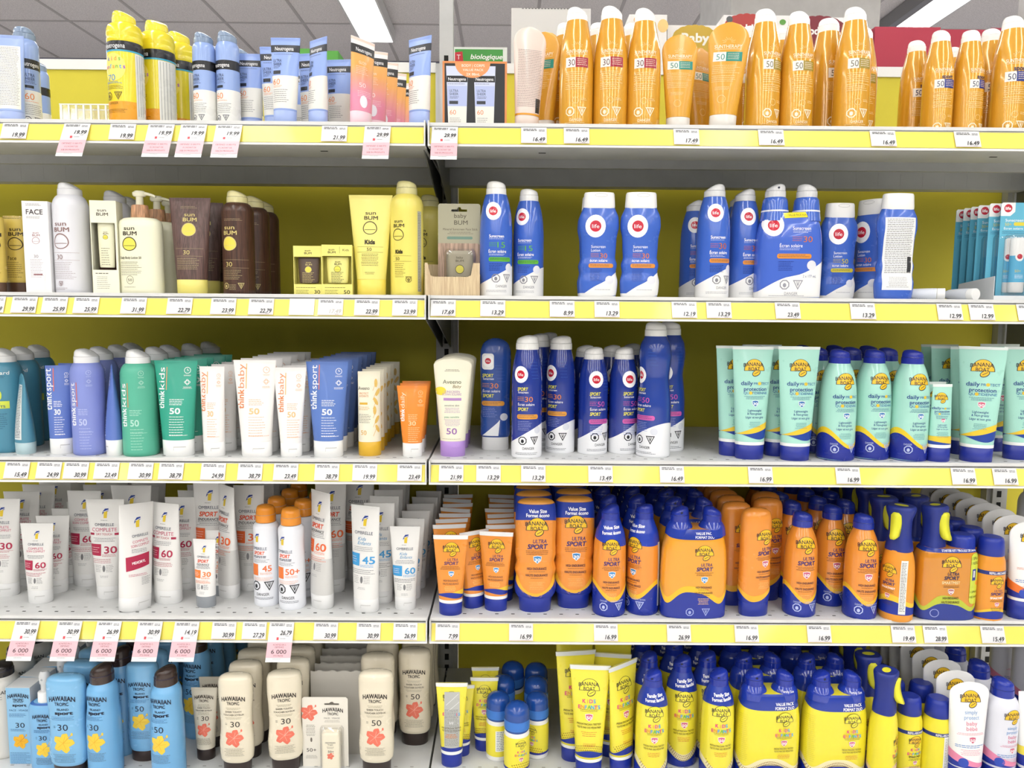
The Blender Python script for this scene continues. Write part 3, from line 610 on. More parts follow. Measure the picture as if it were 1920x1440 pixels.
def duo(w_, h, sleeve, shoulder, capc, caps, pr, hs, capw, hc, dep=30, shh=20, k=.25, nozzle=True, sh2=None, d=-1):
    def fn():
        p = Prof([(0, w_/2-4, dep*.9), (3, w_/2-1, dep), (hs*.45, w_/2, dep), (hs*.7, w_/2-1.5, dep), (hs*.87, w_/2-6, dep*.95), (hs*.97, w_/2-12, dep*.85), (hs, w_/2-15, dep*.78)], ex=3.0); mb = MB(); p.loft(mb, M(sleeve, .15, coat=.9), seg=72, n=16); L = Lab(mb, p, h); L.gl = .18; pr(L)
        out = [('sleeve', mb, None)]
        for i, cx in enumerate(caps):
            q = Prof([(hs-14, 27, 27), (hs, 25, 25), (h-hc-4, capw/2+3, capw/2+3), (h-hc, capw/2, capw/2)]); o = q.pos; q.pos = (lambda o, cx: lambda t, y, off=0.: (lambda r: (r[0]+cx, r[1], r[2]))(o(t, y, off)))(o, cx)
            b2 = MB(); q.loft(b2, M(shoulder, .15, coat=.9), seg=28, n=6)
            if sh2: sh2(Lab(b2, q, h), i)
            out.append(('can', b2, None))
            c = capslant(capw/2, h-hc, hc, capc, d if i == 0 else -d, k, .25, (0, '0a0f30') if nozzle and i == 0 else None); c.v = [(x+cx, y, z) for x, y, z in c.v]
            out.append(('cap', c, len(out)-1))
        return out
    return fn
def pr(L):
    L.band(lambda t: 172-30*math.sin(t), 214, W_); life(L, -37, 79, 18); L.poly([(-20, 56), (58, 52), (60, 62), (-18, 66)], 'e6d824'); L.text('VALUE PACK FORMAT ÉCONO', 18, 59, 4, '5a5a20', w=58, rot=.04)
    L.text('Sunscreen', 14, 84, 6.5, 'ffffff', w=34); L.lines(-2, 32, 89, 2, 'cdd8f4', pitch=2.6); L.text('30', 26, 104, 11, 'd9743a', w=17); L.lines(-3, 15, 100, 3, 'd9743a', jag=0, pitch=3.4); L.text('Écran solaire', -5, 116, 6.5, 'ffffff', w=42); L.lines(-26, 20, 121, 2, 'cdd8f4', pitch=2.6)
    L.rect(-30, 131, 34, 140, 'e2923a', r=4); L.lines(-27, 31, 133, 2, '2a3a50', pitch=3); L.lines(-27, 2, 145, 6, '22398c', pitch=3.2); L.ell(35, 152, 9, 9, 'e4e4ea'); L.text('2 x 177 mL', 32, 172, 5, '5a6a9c', w=26); hazard(L, -2, 188, 9.5, '9a9aa4', danger='DANGER'); L.lines(-42, 40, 208, 1, '9a9aa4')
kind('life_duo', 'sunscreen_duo_pack', 'twin pack', 214, 31, duo(123, 214, '4468cc', BL, 'd9d9d9', (-28, 31), pr, 158, 38, 26, sh2=lambda L, i: L.band(50, 53, 'e9e9ee')))
def lcard():
    w_, h_ = 82, 192; mb = MB(); L = Lab(mb, Flat(0), h_); o = [(-w_/2+3, 0), (w_/2-3, 0), (w_/2, 3), (w_/2, h_), (-w_/2, h_), (-w_/2, 3)]
    hole = [(9+3.5*math.cos(2*PI*i/12), 9+3.5*math.sin(2*PI*i/12)) for i in range(12)]
    L.poly(o, '62b6d2', hole=hole); Lab(mb, Flat(1), h_).poly(o[::-1], '62b6d2', hole=hole); mb.box(-w_/2, w_/2, .15, .9, 0, h_-16, M('62b6d2', .5))
    L.poly([(-41, 3), (-38, 0), (-13, 0), (-13, 18), (-22, 26), (-41, 26)], 'f4f4f2'); L.ell(-27, 11, 8, 8, 'c81e37'); L.text('life', -27, 11, 6, 'ffffff', w=11, bold=.02)
    L.text('Sunscreen Stick', -3, 34, 5.5, 'ffffff', w=56); L.text('50+', -25, 42, 6, 'e0cf3a', w=13); L.rect(-14, 38, 30, 45, 'e0cf3a', r=3); L.text('Écran solaire en bâton', 0, 50, 4.5, 'ffffff', w=66); L.lines(-36, 34, 56, 2, '1b4a7a', pitch=3)
    st = Prof([(h_-176, 13, 9), (h_-174, 15, 10), (h_-72, 15, 10), (h_-69, 12, 8)], hard=True); q = MB(); old = st.pos; st.pos = lambda t, y, off=0.: (lambda r: (r[0]-6, r[1]-7, r[2]))(old(t, y, off)); st.loft(q, M('f0f0ee', .3)); l2 = Lab(q, st, h_)
    l2.band(104, 156, '58b4dc'); l2.ell(-2, 106, 8, 9, 'f4f4f2'); l2.ell(-2, 106, 5, 5, 'c81e37'); l2.text('50+', -4, 134, 5, 'e0cf3a', w=11); l2.lines(-9, 9, 142, 3, 'ffffff')
    bl = MB(); s2 = Prof([(h_-182, 22, 14), (h_-180, 24, 18), (h_-68, 24, 18), (h_-62, 20, 12)], ex=3.4); o2 = s2.pos; s2.pos = lambda t, y, off=0.: (lambda r: (r[0]-6, min(0, r[1])-.4, r[2]))(o2(t, y, off)); s2.loft(bl, M('ffffff', .05, kind='clear'), caps=False)
    return [('card', mb, None), ('stick', q, 0), ('blister', bl, 0)]
kind('life_card', 'sunscreen_stick_card', 'blister pack', 192, 18, lcard)
def ltray():
    mb = MB(); m = M('d3d6d8', .5); m2 = M('dfe2e4', .5); mb.box(-42, 42, 0, 1, 0, 9, m2); mb.box(-42, 42, 118, 119, 0, 30, m); mb.box(-42, 42, 0, 119, 0, 1, m)
    for x in (-42, 41): mb.add([(x, 1, 0), (x+1, 1, 0), (x+1, 118, 0), (x, 118, 0), (x, 1, 46), (x+1, 1, 46), (x+1, 118, 34), (x, 118, 34)], [(0, 3, 2, 1), (4, 5, 6, 7), (0, 1, 5, 4), (2, 3, 7, 6), (0, 4, 7, 3), (1, 2, 6, 5)], m, False)
    return [('tray', mb, None)]
kind('white_tray', 'display_tray', 'tray', 46, 0, ltray)
def lying():
    mb = MB(); L_ = 78; r = 11; p = Prof([(14, r, r), (16, r*1.02, r*1.02), (55, r, r*.9), (L_, r*.9, 2)]); p.loft(mb, M('dfe3ea', .3), seg=24, n=10); L = Lab(mb, p, L_); L.lines(-8, 8, 8, 14, '5a6a7c', pitch=3); L.band(8, 16, '9cc8dc')
    cb = MB(); Prof([(0, r*.96, r*.96), (1, r*1.02, r*1.02), (13.5, r, r)], hard=True).loft(cb, M('ececea', .35), seg=24); 
    L = Lab(cb, Flat(0), 0); vs, fs, W = txt2d('A', 0)
    for b in (mb, cb): b.v = [(x, z, y+r) for x, y, z in b.v]; b.f = [f[::-1] for f in b.f]
    return [('body', mb, None), ('cap', cb, None)]
kind('lying', 'sunscreen_tube', 'tube', 23, 0, lying)
# third shelf, left
def pr(L):
    L.text('Blue Lizard', -2, 46, 7, 'e8eef0', w=52, bold=.01); L.lines(-22, 20, 52, 2, '2c5a74'); L.text('50', -4, 88, 18, 'cfdc4a', w=28, bold=.05); L.rect(-26, 100, 22, 114, 'cfdc4a'); L.text('KIDS', -2, 104, 4.5, '2c5a74', w=18, bold=.02); L.text('ENFANTS', -2, 110, 4.5, '2c5a74', w=34, bold=.02); L.lines(-24, 20, 124, 8, '1c4a66', pitch=4); L.ring(-6, 176, 7, 7, 1, '2c5a74')
kind('lizard', 'sunscreen_spray', 'spray can', 200, 30, can(60, 200, '4a8ba4', 'e2e2e0', pr, cw=40, hc=27, ys=.76, rough=.35, coat=.2, k=.4))
def pr(L): L.rect(2, 20, 22, 124, 'dfe3e2'); L.lines(4, 20, 23, 33, '3a4a54', pitch=3, th=1.2, jag=.1)
kind('lizard_tube', 'sunscreen_tube', 'tube', 152, 19, tube(60, 46, 152, '4f8ea6', 'b4cdd2', 22, pr, capdet=False, round_=20))
def tk(w_, h, body, word, spf, c1, c2, uc, sc_=None, ln=None, x=None, sx=0, spfc=None, can_=False):
    def f(L):
        ln_ = ln or h*(.41 if can_ else .48); y = h*.5; X = x if x is not None else -w_*(.27 if can_ else .31)
        think(L, X, y+(h*.22 if can_ else 0), ln_, word, c1, c2, uc); tx = X+w_*.2; yy = h*.40+(h*.16 if can_ else 0)
        cc = sc_ or c1; L.lines(tx, tx+w_*.34, yy, 4, cc, pitch=3.2, th=1); L.text(spf, tx+w_*.13, yy+h*.12, h*.062, spfc or c1, w=w_*.24, bold=.02); L.lines(tx, tx+w_*.38, yy+h*.18, 8, cc, pitch=h*.027, th=.9); L.lines(tx, tx+w_*.5, h*.775, 1, cc)
        clockcross(L, w_*.28, h*.1+(h*.12 if can_ else 0), w_*.075, cc)
    return f
TS = '5b7cc4'; TSP = '8592d6'; TG = '35a58c'
kind('ts_tube_s', 'sunscreen_tube', 'tube', 170, 18, tube(46, 42, 170, '5f7ac6', 'f2f2f0', 30, tk(46, 170, '', 'sport', '30', 'ffffff', 'ffffff', 'e0745c', x=-19, ln=80)))
kind('ts_spray', 'sunscreen_spray', 'spray can', 203, 30, can(60, 203, TSP, 'efefef', tk(60, 203, '', 'sport', '50', 'ffffff', 'ffffff', 'd9735c', sc_='c3cbf0', spfc='c3cbf0', can_=True), cw=43, hc=27, ys=.78, rough=.4, coat=.05, d=1, k=.42))
kind('tk_spray', 'sunscreen_spray', 'spray can', 204, 32, can(65, 204, '57b598', 'efefef', tk(65, 204, '', 'kids', '50', 'ffffff', 'ffffff', 'd9935c', sc_='b7e2d4', spfc='b7e2d4', can_=True), cw=43, hc=27, ys=.78, rough=.4, coat=.05, d=1, k=.42))
kind('tk_tube', 'sunscreen_tube', 'tube', 180, 20, tube(82, 58, 180, TG, 'f2f2f0', 31, tk(82, 180, '', 'kids', '50', 'ffffff', 'ffffff', 'e0a070', ln=78)))
kind('tb_tube_s', 'sunscreen_tube', 'tube', 169, 18, tube(47, 40, 169, 'f3efec', 'f5f4f2', 27, tk(47, 169, '', 'baby', '30', 'e58a50', 'e5986a', 'f0c070', spfc='ecc48a', sc_='f0b890', ln=75, x=-17)))
kind('tb_tube', 'sunscreen_tube', 'tube', 181, 20, tube(80, 56, 181, 'f4f1ee', 'f6f5f3', 29, tk(80, 181, '', 'baby', '50', 'e58a50', 'e5986a', 'f0c070', spfc='ecc48a', sc_='f0b890', ln=84)))
kind('tb_tube_m', 'sunscreen_tube', 'tube', 168, 18, tube(62, 40, 168, 'f4f1ee', 'f6f5f3', 26, tk(62, 168, '', 'baby', '50', 'e58a50', 'e5986a', 'f0c070', spfc='ecc48a', sc_='f0b890', ln=74, x=-16)))
kind('ts_tube', 'sunscreen_tube', 'tube', 180, 20, tube(80, 55, 180, TS, 'f2f2f0', 31, tk(80, 180, '', 'sport', '50', 'ffffff', 'ffffff', 'e0745c', ln=84)))
def pr(L):
    L.text('Aveeno', -10, 31, 7, '3a3a34', w=20); L.text('PROTECT', -10, 41, 4, 'd78a4a', w=16); L.text('HYDRATE', -10, 46, 4, 'd78a4a', w=16); L.rect(-18, 58, -4, 62, 'e2b53c'); L.lines(-20, 0, 66, 3, 'd8a84a'); L.lines(-20, 3, 80, 6, '6a6a60', pitch=3); L.text('50', -12, 114, 9, 'dfae4e', w=11)
    for i in range(6): a = 22+i*17; L.ell(12+3*math.sin(i*1.7), a, 3, 8, 'e4bd62', rot=.5*math.sin(i*2.1)); L.line(12, a, 6, a+14, .7, 'dfae4e')
kind('av_tube', 'sunscreen_tube', 'tube', 159, 18, tube(42, 42, 159, 'f0ead2', 'e0b024', 27, pr, capdet=False, flare=.5))
kind('td_tube', 'sunscreen_tube', 'tube', 136, 16, tube(58, 37, 136, 'f08c28', 'f3f3f1', 27, tk(58, 136, '', 'daily', '30', 'ffffff', 'fbe3c4', 'f6a54a', sc_='fbd09a', spfc='fbd09a', ln=56)))
# third shelf, right
def pr(L):
    L.lines(-16, 14, 21, 2, '5a5040', al='c'); L.ell(-23, 62, 11, 8, 'f0da3c'); L.text('Aveeno', -1, 44, 8, '55603f', w=35); L.text('Baby', 9, 53, 6, '8a7a4c', w=16, it=.3); L.text('SUNSCREEN', -1, 63, 4.5, 'b08ab8', w=30); L.text('ÉCRAN SOLAIRE', -1, 68, 4.5, 'b08ab8', w=36); L.rect(-17, 75, 17, 80, 'b488c4'); L.text('sensitive skin', -1, 89, 4, '6a7a7a', w=28); L.lines(-16, 16, 94, 4, 'b08ab8', al='c', pitch=2.8)
    L.text('peau sensible', -1, 111, 4, '4a9a7a', w=28); L.lines(-16, 16, 116, 5, 'b08ab8', al='c', pitch=2.8); L.text('50', -1, 138, 12, '9a6ab0', w=20, bold=.01); L.lines(-20, 20, 153, 1, 'a09a80')
kind('avb_tube', 'sunscreen_tube', 'tube', 188, 19, tube(76, 48, 188, 'f1ecd4', 'b28bd4', 30, pr, round_=14, capdet=True))
NV = '1c3a8e'; NB = '1b348c'
def lsp(spf, ac, pc, h, y0, lx=-13, x0=-5, white=1, r=14, wf=None):
    def f(L):
        if white: L.band(wf or (lambda t: h-26-40*(.5+.5*math.sin(t*.9+.2))), h, 'f0f1f4')
        life(L, lx, y0, r); y = y0+27
        L.text('SPORT', x0-4, y, 6.5, 'e8e24a', w=20, it=.15, bold=.02); L.text('Sunscreen', x0-3, y+6, 4.5, 'ffffff', w=20); L.text(spf, x0+8, y+19, 10, ac, w=15); L.lines(x0-14, x0-1, y+15, 3, pc, jag=0, pitch=3); L.text('Écran solaire', x0+3, y+29, 5, 'ffffff', w=32); L.text('SPORT', x0-3, y+38, 6.5, 'e8e24a', w=20, it=.15, bold=.02)
        L.rect(x0-15, y+48, x0+27, y+57, pc, r=4); L.lines(x0-12, x0+24, y+50, 2, '2a3a60', pitch=3); L.lines(x0-13, x0+14, y+61, 6, '8a9ad8', pitch=3.2); L.ell(x0+26, y+78, 7, 7, 'd9dce6')
        if white: hazard(L, x0+8, h-34, 8.5, '20222a', gap=2.7, danger='DANGER'); L.lines(x0-18, x0+30, h-11, 2, '5a5a64')
        for i in range(6): L.lines(x0+14-i, x0+30-i, 60-6*i+20, 1, '3c6ac4', th=.5)
    return f
kind('ls_oval', 'sunscreen_lotion_bottle', 'bottle', 211, 17, flask(211, [(25, 26, 14), (29, 28, 16), (60, 28, 16.5), (90, 27, 16), (125, 28, 16), (160, 29, 16.5), (185, 28.5, 15), (200, 24, 12), (208, 15, 8), (211, 6, 4)], '224a9c', 'e9e9e8', 25, lambda L: (L.rect(-25, 28, -3, 58, 'f1f1f0', r=5), lsp('30', 'e0813c', 'e09a34', 211, 42, lx=-14, x0=-10, white=0, r=10)(L), L.poly([(-24, 183), (4, 158), (9, 152), (6, 183)], 'eef0f4')), [(0, 24, 13), (2, 25.5, 14.5), (25, 25, 14)]))
ST3 = lambda h, r: [(0, r*.95, r*.95), (2, r, r), (h*.6, r, r), (h*.75, r*.93, r*.93), (h*.84, r*.78, r*.78), (h*.885, r*.7, r*.7)]
kind('ls_spray', 'sunscreen_spray', 'spray can', 232, 29, can(58, 232, '1b3490', W_, lsp('30', 'e0813c', 'e09a34', 232, 73), st=ST3(232, 29), cw=42, hc=27, d=-1, k=.12, rough=.15, coat=.8))
kind('ls_spray50', 'sunscreen_spray', 'spray can', 203, 28, can(56, 203, '1b3490', W_, lsp('50', 'c85ab4', 'cc5aa8', 203, 60, lx=0, x0=2), st=ST3(203, 28), cw=36, hc=24, d=-1, k=.12, rough=.15, coat=.8))
kind('ls_tall', 'sunscreen_spray', 'spray can', 255, 32, can(64, 255, '203f98', W_, lsp('50', 'c85ab4', 'cc5aa8', 255, 100, lx=-13, x0=-4), cw=40, hc=27, st=[(0, 30, 30), (2, 32, 32), (95, 32, 32), (125, 29.5, 29.5), (152, 27, 27), (172, 29, 29), (190, 30.5, 30.5), (212, 28, 28), (222, 23, 23), (228, 20.5, 20.5)], rough=.15, coat=.8, k=.1))
MI = 'a9dfcf'
def prd(w_, h, y0, spfc='3a78b8', x=2, s=1., sp='30'):
    def f(L):
        bb(L, x, y0, 17*s); q = y0+27*s
        L.text('daily', x-14*s, q+2, 8*s, '1d3f8c', w=22*s, bold=.01); L.text('PR', x+3*s, q+3, 5*s, '2d6aa8', w=8*s); L.ell(x+10*s, q+3, 3.2*s, 3.2*s, 'e6c437'); L.text('TECT', x+21*s, q+3, 5*s, '2d6aa8', w=16*s)
        L.text('protection', x+2*s, q+13*s, 7.5*s, '1d3f8c', w=43*s, bold=.01); L.text('QU', x-15*s, q+21*s, 5*s, '2d6aa8', w=10*s); L.ell(x-7*s, q+21*s, 3.2*s, 3.2*s, 'e6c437'); L.text('TIDIENNE', x+10*s, q+21*s, 5*s, '2d6aa8', w=30*s)
        L.lines(x-20*s, x+22*s, q+27*s, 3, '4a7a9c', pitch=2.4, al='c'); shield(L, x+2, q+41*s, 6.5*s, spfc, sp)
        L.text('Lightweight', x+1, q+54*s, 4.5*s, '1d3f8c', w=26*s); L.text('& Non-greasy', x+1, q+60*s, 4.5*s, '1d3f8c', w=28*s); L.text('Léger et non gras', x+1, q+67*s, 4.5*s, '1d3f8c', w=34*s); L.lines(x-10, x+14, q+76*s, 5, '4a8a9c', pitch=2.4, al='c', th=.6)
    return f
def prmt(L): prd(79, 215, 40)(L); L.band(lambda t: 155-12*math.sin(t), lambda t: 163-6*math.sin(t)+2*math.cos(2*t), 'ecc730'); L.band(lambda t: 163-6*math.sin(t)+2*math.cos(2*t), lambda t: 172+5*math.sin(2*t+.5), '20439c'); L.band(182, 188, 'f2f2f0')
kind('mint_tube', 'sunscreen_tube', 'tube', 216, 20, tube(79, 54, 216, MI, '1f2f96', 28, prmt, crimp='e4ece8', hcr=5, capdet=False, rough=.28, coat=.5))
def wave(base, amp, ph=0., f=2.): return lambda t: base+amp*math.cos(f*t+ph)
def prms(L):
    L.band(wave(164, 17, -1.), wave(173, 15, -1.), 'f0cc22'); L.band(wave(173, 15, -1.), 212, '1f2f96'); prd(70, 212, 60, s=.95)(L)
    hazard(L, 2, 188, 8, 'b8c4e8', gap=4.2); L.text('DANGER', -16, 173+5, 3.5, 'b8c4e8', w=14); L.text('CAUTION', 16, 178, 3.5, 'b8c4e8', w=18)
kind('mint_spray', 'sunscreen_spray', 'spray can', 211, 34, can(69, 211, MI, '1f2fa0', prms, st=[(0, 33, 33), (2, 34.5, 34.5), (90, 34.5, 34.5), (130, 33, 33), (158, 29, 29), (174, 24, 24), (185, 19, 19)], cw=38, hc=27, rough=.2, coat=.5, k=.12))
def prm2(L): prd(40, 147, 26, s=.62, x=-3, spfc='d0607c', sp='50')(L); L.band(98, lambda t: 112+3*math.sin(t), 'ecc730'); L.band(lambda t: 110+3*math.sin(t), 114, '20439c'); L.band(114, 120, 'f2f2f0')
kind('mint_tube_s', 'sunscreen_tube', 'tube', 147, 17, tube(36, 41, 147, MI, '1f2f96', 27, prm2, crimp='e4ece8', hcr=5, capdet=False))
def prmt2(L): prd(79, 215, 40, spfc='d0607c', sp='50')(L); L.band(lambda t: 155-12*math.sin(t), lambda t: 163-6*math.sin(t)+2*math.cos(2*t), 'ecc730'); L.band(lambda t: 163-6*math.sin(t)+2*math.cos(2*t), lambda t: 172+5*math.sin(2*t+.5), '20439c'); L.band(182, 188, 'f2f2f0')
kind('mint_tube50', 'sunscreen_tube', 'tube', 216, 20, tube(79, 54, 216, MI, '1f2f96', 28, prmt2, crimp='e4ece8', hcr=5, capdet=False, rough=.28, coat=.5))
# fourth shelf, left: white tubes
def om(w_, h, sub, ac, spf, k=1., x=0, sq=True, text2=None, grey=False):
    def f(L):
        if grey: L.band(h*.56, h-20, 'cfcecb')
        ombre(L, x+2*k, 26*k, 10*k); L.lines(x-6*k, x+6*k, 37*k, 1, '8a8a8a'); L.text('OMBRELLE', x, 45*k, 5.5*k, '33405a', w=34*k)
        if sub == 'C': L.text('COMPLETE', x, 54*k, 5*k, 'd0607c', w=32*k); L.text('SOIN COMPLET', x, 60*k, 4.5*k, 'd0607c', w=40*k)
        if sub == 'D': L.text('COMPLETE', x, 54*k, 7*k, 'c85070', w=44*k); L.text('DRY TOUCH', x, 62*k, 4*k, 'c02848', w=28*k); L.rect(x-26*k, 60*k, x-18*k, 64*k, 'b2224a'); L.rect(x+18*k, 60*k, x+26*k, 64*k, 'b2224a')
        if sub == 'S': L.text('SPORT', x, 56*k, 8*k, 'e8582c', w=30*k, it=.2, bold=.03); L.text('ENDURANCE', x, 65*k, 4.8*k, '33363e', w=34*k, it=.15, bold=.01)
        if sub == 'K': L.text('Kids', x-2, 55*k, 6*k, '4a9ac8', w=15*k, it=.3); L.text('Enfants', x+3, 62*k, 6*k, '4a9ac8', w=24*k, it=.3)
        L.lines(x-20*k, x+20*k, 69*k, 3, '7a7a80', pitch=2.8*k, al='c')
        L.rect(x-25*k, 80*k, x-5*k, 101*k, ac); L.lines(x-23*k, x-8*k, 86*k, 3, 'f2dcdc', pitch=4*k); L.text(spf, x+11*k, 90*k, 13*k, ac, w=21*k, bold=.015); L.lines(x-3*k, x+24*k, 99*k, 2, ac, pitch=2.4*k)
        L.lines(x-22*k, x+22*k, 107*k, 3, ac if sub != 'K' else '5a5a60', pitch=3*k); L.lines(x-16*k, x-4*k, 118*k, 5, '8a8a8a', pitch=2.8*k); L.ell(x, 124*k, 2.4*k, 6*k, '7a7a7c'); L.lines(x+4*k, x+16*k, 118*k, 5, '8a8a8a', pitch=2.8*k); L.lines(x-8*k, x+8*k, 137*k, 2, 'a0a0a0', al='c')
    return f
OW = 'e9e8e5'; OC = 'e3e3e2'
kind('om30', 'sunscreen_tube', 'tube', 190, 20, tube(72, 48, 190, OW, OC, 26, om(72, 190, 'C', 'b2224a', '30')))
kind('om60s', 'sunscreen_tube', 'tube', 152, 17, tube(63, 44, 152, OW, OC, 26, om(63, 152, 'C', 'b2224a', '60', .86)))
kind('om60', 'sunscreen_tube', 'tube', 186, 20, tube(66, 54, 186, OW, OC, 25, om(66, 186, 'C', 'b2224a', '60', 1.02)))
kind('omd30', 'sunscreen_tube', 'tube', 190, 20, tube(73, 44, 190, OW, OC, 25, om(73, 190, 'D', 'b2224a', '30', 1.05)))
def pr(L):
    k = 1.05; ombre(L, 0, 34*k, 10*k); L.text('OMBRELLE', 4, 56*k, 5*k, '33405a', w=28*k, rot=.05); L.text('COMPLETE', 4, 66*k, 5, 'd0607c', w=28, rot=.1); L.text('SOIN COMPLET', 4, 73*k, 5, 'd0607c', w=34, rot=.1); L.lines(-12, 18, 80*k, 3, '7a7a80')
    L.poly([(-22, 98), (20, 92), (20, 116), (-22, 124)], 'b2224a'); L.text('MEXORYL', 0, 108, 5, 'ffffff', w=24, rot=.12, bold=.02); L.lines(-18, 18, 130, 2, 'c85070'); L.lines(4, 22, 137, 6, '8a8a8a')
kind('omx', 'sunscreen_tube', 'tube', 200, 20, tube(62, 57, 200, OW, OC, 27, pr))
kind('omd60', 'sunscreen_tube', 'tube', 188, 20, tube(62, 54, 188, OW, OC, 26, om(62, 188, 'D', 'b2224a', '60', 1.02)))
kind('oms_s', 'sunscreen_tube', 'tube', 130, 14, tube(46, 37, 130, 'efeeec', '8f9499', 22, om(46, 130, 'S', 'ee8030', '30', .72), capdet=False))
kind('oms30', 'sunscreen_tube', 'tube', 206, 20, tube(60, 48, 206, OW, OC, 25, om(60, 206, 'S', 'ee6a30', '30', 1.1, grey=True), back=True))
kind('oms60', 'sunscreen_tube', 'tube', 218, 20, tube(60, 50, 218, OW, OC, 27, om(60, 218, 'S', 'ee6a30', '60', 1.12, grey=True), back=True))
kind('omk45', 'sunscreen_tube', 'tube', 203, 20, tube(62, 50, 203, OW, OC, 26, om(62, 203, 'K', '3a9cd8', '45', 1.12)))
kind('omk60', 'sunscreen_tube', 'tube', 160, 17, tube(58, 40, 160, OW, OC, 26, om(58, 160, 'K', '3a9cd8', '60', .92)))
def oms(spf):
    def f(L):
        ombre(L, -12, 64, 10); L.text('OMBRELLE', -8, 84, 6, '33405a', w=32); L.text('SPORT', -8, 93, 7, 'ee6430', w=23, it=.2, bold=.03); L.lines(-22, 12, 99, 2, '22283c', th=1.3, pitch=2.6); L.lines(-22, 14, 106, 3, '7a7a80'); L.rect(-26, 116, -10, 139, 'ee7a2c'); L.text(spf, 8, 124, 12, 'ee7430', w=18 if '+' not in spf else 28, bold=.015); L.lines(-6, 22, 133, 2, 'ee9a60'); L.lines(-22, 22, 143, 3, 'eeb08a')
        hazard(L, -2, 160, 10, '22242a', gap=2.7, danger='DANGER'); L.lines(-22, 22, 184, 2, '50505a')
    return f
for nm, sp_ in (('omsp45', '45'), ('omsp50', '50+')):
    kind(nm, 'sunscreen_spray', 'spray can', 203, 26, can(52, 203, 'eceef4', 'ee9420', oms(sp_), cw=38, hc=34, st=[(0, 25, 25), (2, 26.3, 26.3), (70, 26.3, 26.3), (105, 25.5, 25.5), (135, 24.6, 24.6), (155, 25.4, 25.4), (162, 24.6, 24.6), (168, 20, 20)], rough=.3, coat=.3, k=.03, capr=.2))
# fourth shelf, right: orange and navy
OR = 'ec9230'; BN = '19309a'
def us(L, x, y, s, spf='30', shc='3a8ac8', lite=False):
    bb(L, x, y, 17*s); L.text('ULTRA', x+5*s, y+25*s, 7*s, '3b2c6c', w=24*s, it=.15, bold=.01); L.text('SPORT', x+1*s, y+34.5*s, 8.5*s, '3b2c6c', w=34*s, it=.15, bold=.03); L.lines(x-20*s, x+20*s, y+42*s, 3, '6a3c20', pitch=3*s, al='c', th=.8*s); shield(L, x+1, y+58*s, 7.5*s, shc, spf)
    L.text('HIGH ENDURANCE', x, y+74*s, 4.5*s, '4a2c3c', w=34*s, bold=.02); L.text('HAUTE ENDURANCE', x, y+86*s, 4.5*s, '4a2c3c', w=38*s, bold=.02); L.lines(x-14*s, x+14*s, y+79*s, 1, '6a3c20', al='c'); L.lines(x-14*s, x+14*s, y+91*s, 1, '6a3c20', al='c'); L.lines(x-13*s, x+13*s, y+98*s, 5, 'f9cf7c', pitch=3*s, al='c')
def pr(L): bb(L, 2, 27, 14); L.text('ULTRA', 5, 46, 5.5, '3b2c6c', w=20, it=.15); L.text('SPORT', 2, 53, 6.5, '3b2c6c', w=27, it=.15, bold=.02); L.lines(-20, 20, 59, 3, '6a3c20', al='c'); shield(L, 2, 73, 5.5, '3a8ac8', '30'); L.text('HIGH ENDURANCE', 1, 86, 4, '4a2c3c', w=28); L.text('HAUTE ENDURANCE', 1, 92, 4, '4a2c3c', w=30); L.lines(-12, 12, 97, 4, 'f9cf7c', al='c'); L.band(lambda t: 110-6*math.sin(t), lambda t: 115-3*math.cos(t*2), 'f0c52c'); L.band(lambda t: 112-3*math.cos(t*2), lambda t: 119+2*math.sin(2*t), BN); L.band(124, 131, 'f2f2f0')
kind('bb_tube', 'sunscreen_tube', 'tube', 155, 16, tube(67, 44, 155, OR, BN, 25, pr, crimp='e9eaea', hcr=8, capdet=False, rough=.28, coat=.5, back=True))
def pr(L):
    L.band(0, lambda t: 42-6*math.cos(t), '203a9e'); L.ell(0, 3, .1, .1, OR); L.text('Value Size', 3, 19, 7, 'ffffff', w=34, bold=.02); L.text('Format écono', 3, 27, 7, 'ffffff', w=44, bold=.02)
    L.band(lambda t: 163+18*math.cos(2*t)-(1-math.cos(t))*4, lambda t: 173+17*math.cos(2*t), 'f2b62c'); L.band(lambda t: 172+14*math.cos(2*t), 196, BN); us(L, 2, 50, 1.1)
bl = [(28, 34, 20), (34, 38, 22), (50, 40.5, 23), (70, 37, 21.5), (82, 40, 22.5), (100, 36.5, 21), (112, 39.5, 22.5), (140, 38.5, 22), (165, 39.5, 22.5), (190, 39, 22), (206, 37.5, 20), (213, 36, 19)]
def bbl():
    o = flask(220, bl, OR, BN, 28, pr_bbl, [(0, 29, 18), (2, 30.5, 19), (24, 32, 20), (28, 33.5, 20)])()
    top = Prof([(212, 35.5, 18.5), (216, 33, 17), (219, 27, 14), (220.5, 15, 8), (221, 5, 3)]); top.loft(o[0][1], M('e9a13c', .3, coat=.4), seg=36, n=6); return o
pr_bbl = pr
kind('bb_lotion', 'sunscreen_lotion_bottle', 'bottle', 221, 23, bbl)
BS = lambda h, r=32: [(0, r*.95, r*.95), (2, r, r), (h*.42, r, r), (h*.62, r*.97, r*.97), (h*.74, r*.86, r*.86), (h*.82, r*.66, r*.66), (h*.87, r*.52, r*.52)]
